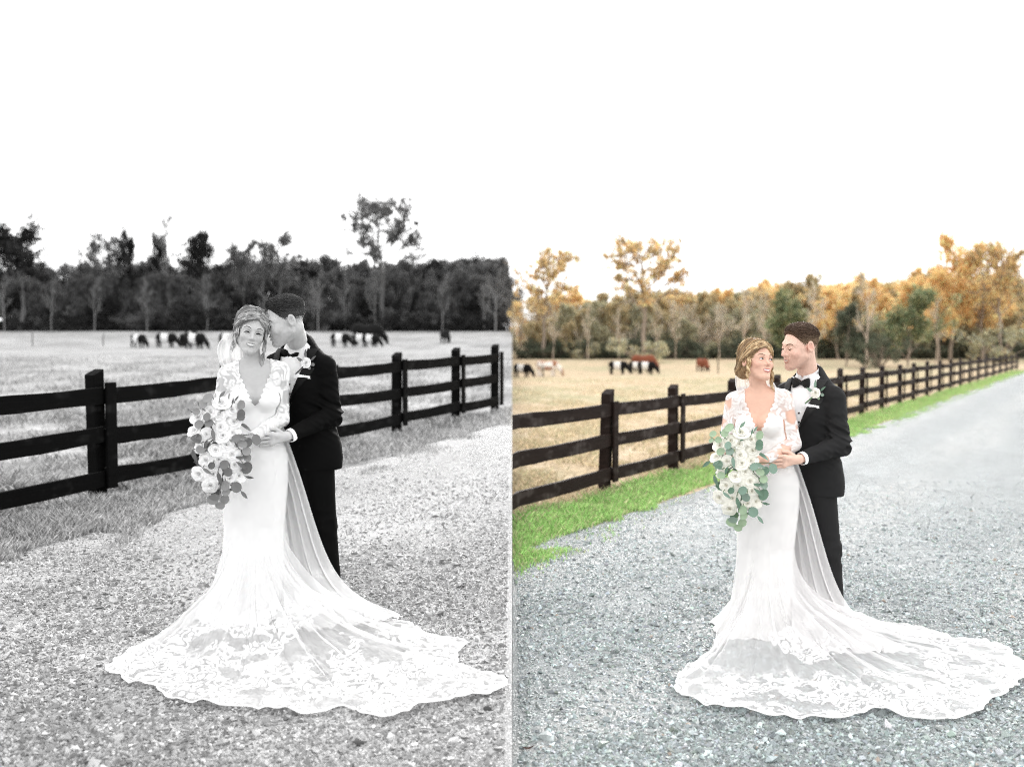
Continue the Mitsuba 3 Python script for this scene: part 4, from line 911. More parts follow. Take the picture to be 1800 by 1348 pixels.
def bride_hair(k, hf, side, W):
    g = np.random.default_rng(17)
    def shell(q):
        d = s_ell(q, (0, 0.022, 0.036), (0.083, 0.102, 0.090))
        d = smin(d, s_ell(q, (0, 0.03, 0.060), (0.080, 0.092, 0.072)), 0.02)
        d = smin(d, s_ell(q, (-0.020, 0.100, -0.045), (0.060, 0.046, 0.048)), 0.03)
        d = smin(d, s_ell(q, (-0.052, 0.040, -0.002), (0.033, 0.050, 0.044)), 0.03)
        d = smin(d, s_ell(q, (0.050, 0.045, -0.01), (0.034, 0.055, 0.048)), 0.03)
        return d + 0.003 * np.sin((q[..., 0] * 1.0 + q[..., 2] * 0.8) * 420 + 14 * meshkit.noise(q * 14.0, 2)).astype(np.float32)
    def face(q): return s_ell(q, (0.000, -0.135, -0.026), (0.076, 0.108, 0.142))
    def f(p):
        q = hf['to'](p); d = smax(shell(q), -face(q), 0.008)
        d = smax(d, q[..., 1] * 0.35 - 0.1 - q[..., 2], 0.01) if False else d
        d = smax(d, -s_cone(q, (0, -0.05, -0.14), (0, 0.03, -0.14), 0.062, 0.05), 0.01)
        return d * hf['s']
    c = hf['c']; V, F = surface(f, c - 0.2, c + 0.2, 0.004)
    pal = np.array([(0.36, 0.235, 0.12), (0.24, 0.15, 0.075), (0.50, 0.36, 0.20), (0.15, 0.092, 0.048), (0.62, 0.48, 0.29)])
    q = hf['to'](V.astype(np.float32))
    col = pal[1] * (0.6 + 0.8 * meshkit.noise(q * [60, 160, 60.0], 3)[:, None])
    gl = 0.9 if side == 'L' else 1.0
    put(k, 'hair', (V, F), 'vc_soft', W, color=tone(col * gl, side))
    O = np.array([0, 0.02, 0.015])
    def onshell(d):
        d = d / np.linalg.norm(d, axis=-1, keepdims=True); r = np.full(d.shape[:-1], 0.2)
        for _ in range(40): r = r - np.clip(shell((O + d * r[..., None]).astype(np.float32)), -0.01, 0.05) * 0.8
        return O + d * r[..., None]
    ms = []
    for i in range(300):
        left = g.random() < 0.66; t = g.random() ** 1.15; lerp = lambda a, b: np.array(a) * (1 - t) + np.array(b) * t
        s0 = lerp((0.22, -0.88, 0.66), (0.16, 0.45, 0.95)) + g.normal(0, 0.02, 3)
        if left: mid = lerp((-0.70, -1.12, 0.46), (-0.75, 0.45, 0.75)); end = lerp((-0.95, 0.25, -0.30), (-0.25, 1.10, -0.50))
        else: mid = lerp((0.82, -1.0, 0.38), (0.85, 0.5, 0.65)); end = lerp((0.95, 0.25, -0.35), (0.25, 1.1, -0.45))
        u = np.linspace(0, 1, 13)[:, None]; dd = (1 - u) ** 2 * s0 + 2 * u * (1 - u) * (mid + g.normal(0, 0.04, 3)) + u ** 2 * end
        p = onshell(dd); out = (p - O) / np.linalg.norm(p - O, axis=1, keepdims=True)
        p = p + out * (g.uniform(-0.001, 0.004) + g.uniform(0.001, 0.010) * np.sin(np.linspace(0, 3.1, 13)))[:, None]
        r = g.uniform(0.0018, 0.0050) * np.sin(np.linspace(0.45, 2.9, 13))
        v, fc = tube(p, r, 5); ms.append((v, fc, pal[g.integers(0, 5)] * g.uniform(0.65, 1.35)))
    for i in range(150):
        t = g.random(); lerp = lambda a, b: np.array(a) * (1 - t) + np.array(b) * t; sd = -1 if g.random() < 0.7 else 1
        s0 = lerp((0.93, -0.12, 0.25), (0.80, 0.75, 0.40)) + g.normal(0, 0.04, 3); mid = lerp((1.05, 0.30, -0.62), (0.75, 0.95, -0.05)); end = lerp((0.30, 1.0, -0.80), (0.15, 1.15, -0.45))
        u = np.linspace(0, 1, 11)[:, None]; dd = ((1 - u) ** 2 * s0 + 2 * u * (1 - u) * (mid + g.normal(0, 0.05, 3)) + u ** 2 * end) * [sd, 1, 1]
        p = onshell(dd); out = (p - O) / np.linalg.norm(p - O, axis=1, keepdims=True); p = p + out * g.uniform(-0.001, 0.004)
        v, fc = tube(p, g.uniform(0.0018, 0.0046) * np.sin(np.linspace(0.45, 2.9, 11)), 5); ms.append((v, fc, pal[g.integers(0, 5)] * g.uniform(0.6, 1.2)))
    for i in range(70):                                    # the rolled knot low at the back
        a0 = g.uniform(0, 6.28); rr = g.uniform(0.018, 0.050); a = a0 + np.linspace(0, 2.6, 10)
        p = np.array([-0.020, 0.100, -0.045]) + np.stack([rr * 1.15 * np.cos(a), 0.046 * np.sqrt(np.clip(1.1 - (rr / 0.052) ** 2, 0.05, 1)) * (1 + 0 * a), rr * np.sin(a)], 1)
        v, fc = tube(p, g.uniform(0.0022, 0.004) * np.sin(np.linspace(0.4, 2.8, 10)), 5); ms.append((v, fc, pal[g.integers(0, 5)] * g.uniform(0.7, 1.2)))
    for (x, y, z0, z1, rad, turns, nn) in ((-0.078, -0.022, 0.012, -0.135, 0.009, 3.2, 5), (-0.070, -0.030, 0.02, -0.11, 0.006, 2.2, 3), (0.076, -0.030, 0.03, -0.19, 0.011, 3.0, 5), (0.084, -0.010, 0.0, -0.21, 0.009, 2.4, 5)):
        for j in range(nn):                                # loose ringlets beside the cheeks
            t = np.linspace(0, 1, 34); a = 2 * np.pi * turns * t + j * 0.5
            p = np.stack([x + np.sign(x) * 0.010 * t + rad * np.cos(a) * (0.4 + 0.6 * t), y + rad * np.sin(a), z0 + (z1 - z0) * t + 0.003 * j], 1)
            v, fc = tube(p, 0.0026 * np.sin(np.linspace(0.6, 2.95, 34)), 5); ms.append((v, fc, pal[[0, 2, 4, 2, 0][j]] * g.uniform(0.85, 1.2)))
    for i in range(130):                                   # flyaway hairs
        d = g.normal(0, 1, 3); d[2] = abs(d[2]) * 0.8 + 0.1; d[1] = abs(d[1]) * 0.8 - 0.1; p0 = onshell(d[None])[0]; o = unit(p0 - O); tt = unit(np.cross(o, g.normal(0, 1, 3)))
        s = np.linspace(0, 1, 6)[:, None] * g.uniform(0.02, 0.06); p = p0 + tt * s + o * (0.02 * np.sin(s * 55) * g.uniform(0.2, 0.8))
        v, fc = tube(p, 0.0006, 3); ms.append((v, fc, pal[2]))
    v, fc, cc = joinc(ms); put(k, 'hair_locks', (hf['out'](v), fc), 'vc_soft', W, color=tone(cc * gl, side), label='swept back blonde locks pinned in a low knot' if side == 'R' else 'swept back fair locks pinned in a low knot')

# ---- the groom
def groom(side, label):
    W = world(side); k = thing('person', label, 'person'); L_ = side == 'L'
    Rt = rotz(math.radians(-33)); C = np.array([0.252 + (0.02 if L_ else 0), 0.22 if L_ else 0.27, 1.285]); sx = 0.03 if L_ else 0.0
    hf = head_frame((0.182, 0.010, 1.662), -80, 20, 4, 1.10) if L_ else head_frame((0.186, 0.20, 1.697), -56, 10, 2, 1.10)
    loc = lambda p: (p - C.astype(np.float32)) @ Rt.astype(np.float32)
    sh = C + Rt @ [0.165, 0.0, 0.112]; sf = C + Rt @ [-0.165, 0.0, 0.120]
    el = np.array([0.420 + sx * 0.7, 0.13, 1.110]); wr = np.array([0.212, -0.058, 1.052 - (0.03 if L_ else 0)])
    # hand round the bride's waist
    hand = lambda p: hand_sdf(p, wr + [-0.03, -0.03, -0.005], (-0.80, -0.45, -0.08), (0.1, -0.25, 0.95), (-0.5, 0.85, 0.0), 0.22, 1.08)
    nb = C + Rt @ [-0.012, 0.004, 0.240]; nt = hf['out'](np.array([[0, 0.03, -0.05]]))[0]
    def skin(p):
        d = s_cone(p, nb, nt, 0.060, 0.056)
        d = smin(d, head_sdf(hf['to'](p), True) * hf['s'], 0.015)
        d = smin(d, s_cone(p, nt, hf['out'](np.array([[0, -0.03, -0.085]]))[0], 0.05, 0.03), 0.02)
        d = smin(d, hand(p), 0.01); d = smin(d, s_cone(p, wr + (el - wr) * 0.25, wr + [-0.03, -0.03, -0.005], 0.03, 0.023), 0.01)
        d = np.minimum(d, s_chain(p, [C + Rt @ [0, 0, 0.14], C + Rt @ [0.06, 0, 0.1], sh - [0.01, 0, 0.01], el, wr], [0.05, 0.05, 0.04, 0.035, 0.026]))
        return np.minimum(d, s_ell(p, C, (0.10, 0.07, 0.15), Rt))
    v, f = surface(skin, (-0.06, -0.24, 0.93), (0.52, 0.46, 1.87), 0.0034)
    put(k, 'body', (v, f), 'vc_soft', W, color=skin_colours(v, hf, side, True))
    face_details(k, hf, side, True, True, W, smile=0.8 if not L_ else 0.5)
    # jacket
    vee = lambda q: np.clip((q[..., 2] + 0.085) * 0.42, 0, 0.086)
    def chest(p):
        d = s_ell(p, C + [0, 0, 0.0], (0.178, 0.122, 0.235), Rt)
        d = smin(d, s_ell(p, C + [0.018 + sx * .5, 0, -0.22], (0.160, 0.116, 0.21), Rt), 0.05)
        d = smin(d, s_ell(p, C + [0.050 + sx, 0, -0.43], (0.172, 0.138, 0.26), Rt), 0.06)
        d = smin(d, s_cone(p, sh + Rt @ [-0.02, 0, 0.0], C + Rt @ [0, 0.02, 0.236], 0.058, 0.064), 0.05)
        d = smin(d, s_cone(p, sf + Rt @ [0.02, 0, 0.0], C + Rt @ [0, 0.02, 0.236], 0.058, 0.064), 0.05)
        return d
    def wrinkle(p):
        n = meshkit.fbm(p * np.array([16, 16, 30.0]), 2, 3).astype(np.float32); e = np.exp(-((np.linalg.norm(p - el.astype(np.float32), axis=-1)) / 0.13) ** 2)
        n2 = np.abs(meshkit.noise(p * np.array([9, 9, 26.0]) + p[..., ::-1] * 14, 8).astype(np.float32) - 0.5)
        return (n - 0.5) * 0.010 + e * (n2 - 0.25) * 0.075
    def arm(p): return s_chain(p, [sh + [0, 0, -0.005], el, wr + (el - wr) * 0.02], [0.068, 0.058, 0.041], 0.03)
    def farm(p): return s_chain(p, [sf + [0, 0, -0.005], (0.10, 0.34, 1.12), (-0.02, 0.16, 1.08)], [0.066, 0.056, 0.045], 0.03)
    cuff_n = unit(wr - el)
    def jacket(p):
        a = smax(arm(p) + wrinkle(p) * 1.0, ((p - wr.astype(np.float32)) @ cuff_n.astype(np.float32)), 0.004)
        c = chest(p) + wrinkle(p) * 0.45
        q = loc(p)
        c = smax(c, (C[2] - 0.492 + 0.012 * q[..., 0]) - p[..., 2], 0.006)                       # hem
        c = smax(c, np.minimum(np.abs(q[..., 0] - 0.11) - 0.0, 1) * 0 + (p[..., 2] - (C[2] + 0.295)), 0.01)
        d = smin(smin(c, a, 0.022), farm(p), 0.03)
        open_ = np.maximum(np.abs(q[..., 0]) - vee(q), q[..., 1] + 0.02)                           # V at the front
        d = smax(d, -open_, 0.004)
        return smax(d, -s_cone(p, nb + [0, 0, -0.1], nb + (nt - nb) * 1.6, 0.076, 0.080), 0.004)
    v, f = surface(jacket, (-0.12, -0.14, 0.76), (0.58, 0.52, 1.62), 0.0055)
    jk = put(k, 'jacket', (v, f), 'suit_' + side, W)
    v, f = surface(lambda p: chest(p) + 0.45 * wrinkle(p) - 0.007, (0.0, -0.05, 1.10), (0.48, 0.52, 1.62), 0.005)
    def lap(c):
        q = (c - C) @ Rt; w = vee(q); wid = 0.012 + 0.052 * sstep(-0.09, 0.10, q[:, 2]) * (1 - 0.9 * sstep(0.105, 0.112, q[:, 2])) + 0.03 * sstep(0.112, 0.12, q[:, 2])
        return (q[:, 1] < 0.01) & (np.abs(q[:, 0]) > w - 0.001) & (np.abs(q[:, 0]) < w + wid) & (q[:, 2] > -0.085) & (q[:, 2] < 0.215)
    for s_, nm in ((1, 'lapel'), (-1, 'lapel')):
        part(k, 'jacket__lapel', {**ply(keep(v, f, lambda c: lap(c) & (((c - C) @ Rt)[:, 0] * s_ > 0)), 'lapel_' + side, smooth=True), 'to_world': W})
    # breast pocket with folded white square
    def onchest(x, z, lift=0.003):
        q = np.array([[x, -0.3, z]]); p = (C + q @ Rt.T).astype(np.float32)
        return hit(lambda p_: chest(p_) + 0.45 * wrinkle(p_), p, Rt @ [0, 1, 0])[0] + Rt @ [0, -lift, 0]
    xs = np.linspace(0.030, 0.122, 9); top = np.interp(xs, [0.03, 0.042, 0.066, 0.122], [0.056, 0.076, 0.068, 0.058])
    sq = np.array([[onchest(x, t * f_ + 0.043 * (1 - f_), l_) for x, t in zip(xs, top)] for f_, l_ in ((0.0, 0.004), (0.5, 0.009), (1.0, 0.010), (1.0, 0.003))]).reshape(-1, 3)
    put(k, 'pocket_square', (sq, grid_faces(4, 9)), 'shirt_' + side, W, label='folded white square in the breast pocket')
    # shirt front, collar, cuff
    v, f = surface(lambda p: chest(p) + 0.009, (0.0, -0.05, 1.10), (0.48, 0.52, 1.52), 0.006)
    put(k, 'shirt', keep(v, f, lambda c: (((c - C) @ Rt)[:, 1] < 0.0) & (np.abs(((c - C) @ Rt)[:, 0]) < 0.088)), 'shirt_' + side, W)
    for z in (0.01, -0.045):
        p = onchest(0.0, z, -0.005); sv = trimesh.creation.icosphere(1, 0.006); put(k, 'shirt_stud', (sv.vertices + p, np.array(sv.faces)), 'lapel_' + side, W)
    axn = unit(unit(nt - nb) + [0, 0, 1.2]); e1 = unit(np.cross(axn, Rt @ [0, 1, 0])); e2 = np.cross(axn, e1)
    fr = Rt @ [0, -1, 0]; fr = unit(fr - axn * (fr @ axn)); ri = np.cross(axn, fr)
    th = np.linspace(0.12, 2 * np.pi - 0.12, 60); rows = []
    for t, r in ((-0.3, 0.073), (0.5, 0.0715), (1.0, 0.0685), (1.02, 0.0665), (0.1, 0.066)):
        hgt = 0.046 * t; dip = -0.052 * (0.5 + 0.5 * np.cos(th))
        rows.append(nb + axn * (0.012 + hgt + dip)[:, None] + r * (np.cos(th)[:, None] * fr + np.sin(th)[:, None] * ri) if np.ndim(hgt) else nb + axn * 0.012 + (axn[None] * (hgt + dip)[:, None]) + r * (np.cos(th)[:, None] * fr + np.sin(th)[:, None] * ri))
    put(k, 'collar', (np.vstack(rows), grid_faces(5, 60)), 'shirt_' + side, W)
    cw = wr + cuff_n * 0.004; ce1 = unit(np.cross(cuff_n, [0, 0, 1])); ce2 = np.cross(cuff_n, ce1); th = np.linspace(0, 2 * np.pi, 28)
    rows = [cw + cuff_n * o + r * (np.cos(th)[:, None] * ce1 + np.sin(th)[:, None] * ce2) for o, r in ((-0.01, 0.039), (0.016, 0.038), (0.017, 0.036), (-0.01, 0.035))]
    put(k, 'cuff', (np.vstack(rows), grid_faces(4, 28)), 'shirt_' + side, W)
    # bow tie
    bp = nb - axn * 0.032 + fr * 0.086
    bt = []
    for s_ in (1, -1):
        xs = np.linspace(0.004, 0.058, 8); hh = np.interp(xs, [0.004, 0.02, 0.04, 0.058], [0.010, 0.019, 0.029, 0.031]); th_ = np.interp(xs, [0.004, 0.03, 0.058], [0.010, 0.014, 0.006])
        ring = np.array([(-1, -1), (0, -1.25), (1, -1), (1.2, 0), (1, 1), (0, 1.0), (-1, 1), (-1.2, 0)])
        v = np.array([[s_ * x, a * t_ - 0.010 * x / 0.058 + 0.009 * (x / .058) ** 2, b_ * h_] for x, h_, t_ in zip(xs, hh, th_) for a, b_ in ring])
        f = grid_faces(8, 8, wrap=True); f = np.vstack([f, [[56, 56 + i, 57 + i] for i in range(1, 7)]]); bt.append((v, f))
    sv = trimesh.creation.icosphere(2, 1.0); bt.append((sv.vertices * [0.011, 0.012, 0.013] + [0, -0.006, 0], np.array(sv.faces)))
    v, f = join(bt); up = axn; Rb = np.stack([-ri, -fr, up], 1)
    if np.linalg.det(Rb) < 0: Rb[:, 0] *= -1
    put(k, 'bow_tie', (v @ Rb.T + bp, f), 'lapel_' + side, W, smooth=50)
    # trousers and shoes
    hips = [C + [0.065 + sx, -0.045, -0.455], C + [-0.03 + sx, 0.06, -0.455]]
    legs = [[hips[0], (0.366 + sx, 0.215, 0.47), (0.405 + sx, 0.235, 0.075)], [hips[1], (0.245 + sx, 0.33, 0.47), (0.265 + sx, 0.355, 0.075)]]
    def trousers(p):
        d = None
        for a in legs:
            e = s_chain(p, a, [0.098, 0.078, 0.070], 0.03); e = smax(e, 0.05 - p[..., 2], 0.01)
            d = e if d is None else smin(d, e, 0.02)
        n2 = np.abs(meshkit.noise(p * np.array([14, 14, 17.0]), 8).astype(np.float32) - 0.5)
        crease = np.float32(0.0)
        return d + (n2 - 0.25) * 0.02 * np.exp(-((p[..., 2] - 0.46) / 0.12) ** 2) + (n2 - .25) * 0.012 * np.exp(-((p[..., 2] - 0.1) / 0.08) ** 2)
    v, f = surface(trousers, (0.08, 0.02, 0.03), (0.60, 0.50, 0.93), 0.007); put(k, 'trousers', (v, f), 'suit_' + side, W)
    for a, yw in ((legs[0][2], -20), (legs[1][2], -50)):
        Rs = rotz(math.radians(yw)); o = np.array([a[0], a[1], 0.0])
        fs = lambda p: smax(smin(s_ell((p - o.astype(np.float32)) @ Rs.astype(np.float32), (0, -0.09, 0.045), (0.048, 0.15, 0.045)), s_ell((p - o.astype(np.float32)) @ Rs.astype(np.float32), (0, 0.02, 0.06), (0.042, 0.065, 0.055)), 0.03), 0.008 - p[..., 2], 0.004)
        v, f = surface(fs, o + [-0.26, -0.28, -0.01], o + [0.15, 0.15, 0.13], 0.008); put(k, 'shoe', (v, f), 'shoe_' + side, W)
    groom_hair(k, hf, side, W)
    return onchest, Rt, C
def groom_hair(k, hf, side, W):
    g = np.random.default_rng(23)
    def cap(q):
        d = s_ell(q, (0, 0.020, 0.040), (0.0765, 0.098, 0.082)); d = smin(d, s_ell(q, (0, -0.006, 0.086), (0.055, 0.055, 0.023)), 0.03)
        return d
    def cut(q):                                            # bare face, temples and neck
        a = q[..., 1] - np.interp(q[..., 2], [-0.035, 0.0, 0.02, 0.045, 0.062, 0.075, 0.09, 0.1], [-0.002, -0.012, -0.022, -0.040, -0.050, -0.057, -0.075, -0.12]).astype(np.float32)
        ear = s_ell(q, (0, 0.008, -0.012), (0.2, 0.022, 0.030)); low = q[..., 2] + 0.030 + 0.075 * np.clip((q[..., 1] - 0.010) / 0.04, 0, 1)
        return np.minimum(np.minimum(a, ear), low)
    def f(p): q = hf['to'](p); return smax(cap(q), -cut(q), 0.006) * hf['s']
    c = hf['c']; V, F = surface(f, c - 0.17, c + 0.17, 0.004)
    q = hf['to'](V.astype(np.float32)); top = sstep(0.02, 0.06, q[:, 2])[:, None]
    dark, fade = np.array((0.072, 0.042, 0.026)), np.array((0.19, 0.13, 0.085))
    gl = 0.45 if side == 'L' else 1.0
    put(k, 'hair', (V, F), 'vc_matte', W, color=tone((fade + (dark - fade) * top) * gl, side))
    O = np.array([0, 0.02, 0.01]); d = g.normal(0, 1, (8500, 3)); d /= np.linalg.norm(d, axis=1, keepdims=True); d = d[d[:, 2] > -0.55]
    r = np.full(len(d), 0.2)
    for _ in range(40): r = r - np.clip(cap((O + d * r[:, None]).astype(np.float32)), -0.01, 0.05) * 0.8
    P = O + d * r[:, None]; P = P[cut(P.astype(np.float32)) > 0.002]; n = (P - O) / np.linalg.norm(P - O, axis=1, keepdims=True)
    tp = sstep(0.03, 0.075, P[:, 2]); ms = []
    comb = np.stack([np.full(len(P), 0.45), np.full(len(P), 0.85), np.zeros(len(P))], 1) * tp[:, None] + np.stack([np.zeros(len(P)), np.full(len(P), 0.35), np.full(len(P), -0.8)], 1) * (1 - tp[:, None])
    comb = comb - n * (comb * n).sum(1, keepdims=True)
    for p, nn, cb, t in zip(P, n, comb, tp):
        L = 0.006 + 0.024 * t * g.uniform(0.6, 1.2); dd = unit(cb + g.normal(0, 0.05, 3) + nn * (0.02 + 0.15 * t * sstep(-0.01, -0.06, p[1])))
        pts = [p - nn * 0.003, p + dd * L * 0.5 + nn * (0.002 + 0.002 * t), p + dd * L - nn * 0.004 * t]
        v, fc = tube(pts, [0.0012 + 0.0008 * t, 0.0011 + .0008 * t, 0.0003], 3, cap=False); ms.append((v, fc, (fade + (dark - fade) * t) * g.uniform(0.85, 1.2)))
    v, fc, cc = joinc(ms); put(k, 'hair_strands', (hf['out'](v), fc), 'vc_soft', W, color=tone(cc * gl, side))
BRIDE, GROOM = {}, {}
BRIDE['L'] = bride('L', 'smiling bride with closed eyes in white lace gown, in the grey left half')
GROOM['L'] = groom('L', 'man in black tuxedo nuzzling the bride\'s temple, in the grey left half')
BRIDE['R'] = bride('R', 'blonde bride in white lace gown looking up at the smiling brown haired man')
GROOM['R'] = groom('R', 'brown haired man in black tuxedo smiling down at the blonde bride')

# ------------------------------------------------------------------ flowers
def rose_mesh(seed):
    g = np.random.default_rng(seed); ms = []
    for ring, (n, r0, opn, h, w) in enumerate(((3, 0.12, 0.08, 0.74, 1.5), (4, 0.28, 0.16, 0.80, 1.15), (5, 0.44, 0.34, 0.74, 1.0), (6, 0.58, 0.62, 0.52, 0.85))):
        for j in range(n):
            a0 = 2 * np.pi * (j + 0.5 * (ring % 2)) / n + g.normal(0, 0.12); u, t = np.meshgrid(np.linspace(-1, 1, 7), np.linspace(0, 1, 6))
            hh = h * g.uniform(0.92, 1.08); op = opn * g.uniform(0.85, 1.15)
            rad = 0.06 + (r0 - 0.06) * np.sqrt(t) + op * t ** 3 * (1 - 0.25 * u ** 2) + 0.05 * u ** 2 * (1 - t)
            ang = a0 + u * w * (0.45 + 0.55 * np.sin(np.pi * np.clip(t * 0.72 + 0.12, 0, 1)))
            z = hh * (t - 0.30 * t ** 5 * (ring + 1) / 2.4) - 0.10 * u ** 2 * t + 0.02 * np.sin(5 * u + j) * t
            ms.append((np.stack([rad * np.cos(ang), rad * np.sin(ang), z], -1).reshape(-1, 3), grid_faces(6, 7)))
    v, f = join(ms); return v - [0, 0, 0.35], f
ROSES = [rose_mesh(40 + i) for i in range(3)]
def leaf_mesh(kind):
    if kind == 'round':
        a = np.linspace(0, 2 * np.pi, 18, endpoint=False); r = 1 + 0.05 * np.cos(2 * a); x = r * np.sin(a) * 0.95; y = -r * np.cos(a) + 1.0
        rows = [np.c_[x * s, (y - 1) * s + 1, 0.16 * np.abs(x * s) ** 1.3 + 0.06 * ((y - 1) * s) ** 2] for s in (1.0, 0.66, 0.33)]
        v = np.vstack(rows + [[[0, 1.0, 0]]]); f = grid_faces(3, 18, wrap=True); k = np.arange(18)
        f = np.vstack([f, np.stack([36 + k, 36 + (k + 1) % 18, k * 0 + 54], 1)])
    else:
        t = np.linspace(0, 1, 9); w = 0.36 * np.sin(np.pi * t ** 0.8) + 0.004
        v = np.vstack([np.c_[-w, 2.4 * t, 0.35 * w - 0.35 * t ** 2], np.c_[0 * t, 2.4 * t, -0.35 * t ** 2], np.c_[w, 2.4 * t, 0.35 * w - 0.35 * t ** 2]]); f = grid_faces(3, 9)
    n = len(v); return np.vstack([v, v - [0, 0, 0.02]]), np.vstack([f, f[:, ::-1] + n])
LEAF = {x: leaf_mesh(x) for x in ('round', 'lance')}
# where the photograph shows roses and leaves in the bouquet: across, up (metres from its middle)
RO = [(410, 190, 62), (495, 250, 50), (318, 262, 50), (392, 292, 56), (225, 310, 56), (505, 345, 54), (400, 385, 50), (192, 410, 50), (415, 452, 56), (497, 432, 52), (290, 445, 48), (446, 530, 52), (232, 548, 48), (363, 568, 48), (490, 612, 56), (280, 655, 54), (385, 650, 48), (506, 700, 50), (222, 768, 56), (338, 768, 58), (542, 790, 50), (470, 808, 48), (315, 862, 56)]
RL = [(165, 215, 32), (305, 155, 44), (561, 215, 42), (215, 260, 32), (270, 200, 40), (560, 285, 40), (560, 310, 34), (315, 350, 36), (235, 362, 36), (570, 530, 38), (612, 520, 40), (678, 508, 44), (600, 590, 40), (602, 640, 40), (428, 685, 40), (455, 745, 42), (600, 728, 50), (515, 882, 48), (430, 862, 40), (436, 915, 36), (346, 948, 40), (330, 972, 46), (425, 980, 40), (388, 1026, 38), (245, 560, 34), (520, 480, 36), (225, 470, 36), (330, 690, 30), (300, 300, 36), (150, 272, 24)]
RN = [(600, 395, 60, 2.2), (105, 485, 60, -2.1), (190, 460, 46, -2.0), (285, 520, 50, -2.6), (430, 235, 46, 0.8), (420, 120, 44, 0.7), (570, 470, 56, 2.0), (295, 735, 48, 2.2), (560, 700, 56, -0.9), (625, 812, 44, 1.9), (195, 620, 60, 2.9), (390, 800, 60, 2.9), (585, 380, 44, 1.9), (345, 450, 56, 3.0), (240, 210, 40, -0.6), (530, 160, 30, 0.6), (580, 955, 52, 2.4), (210, 490, 50, -1.2), (500, 180, 30, .3), (560, 640, 50, 1.7)]
LEAFC = [(0.125, 0.20, 0.145), (0.165, 0.25, 0.195), (0.095, 0.165, 0.115), (0.26, 0.35, 0.23), (0.19, 0.26, 0.21)]
ROSEC = np.array((0.74, 0.725, 0.655))
for s in 'LR':
    for i, c in enumerate(LEAFC):
        c_ = tone(np.array(c) * (0.62 if s == 'L' else 1.0), s); mat(f'eucalyptus_{s}_{i}', two({'type': 'principled', 'base_color': rgb(c_), 'roughness': 0.55, 'specular': 0.4}))
    mat('rose_' + s, two({'type': 'principled', 'base_color': rgb(tone(ROSEC, s)), 'roughness': 0.7, 'specular': 0.2}))
    mat('stem_' + s, two({'type': 'principled', 'base_color': rgb(tone(np.array((0.10, 0.17, 0.08)) * (0.5 if s == 'L' else 1), s)), 'roughness': 0.7}))
def frame_to(nrm, roll):
    n = unit(nrm); x = unit(np.cross([0.0, 0.1, 1.0], n)); y = np.cross(n, x); c, s_ = math.cos(roll), math.sin(roll)
    return np.stack([x * c + y * s_, -x * s_ + y * c, n], 1)
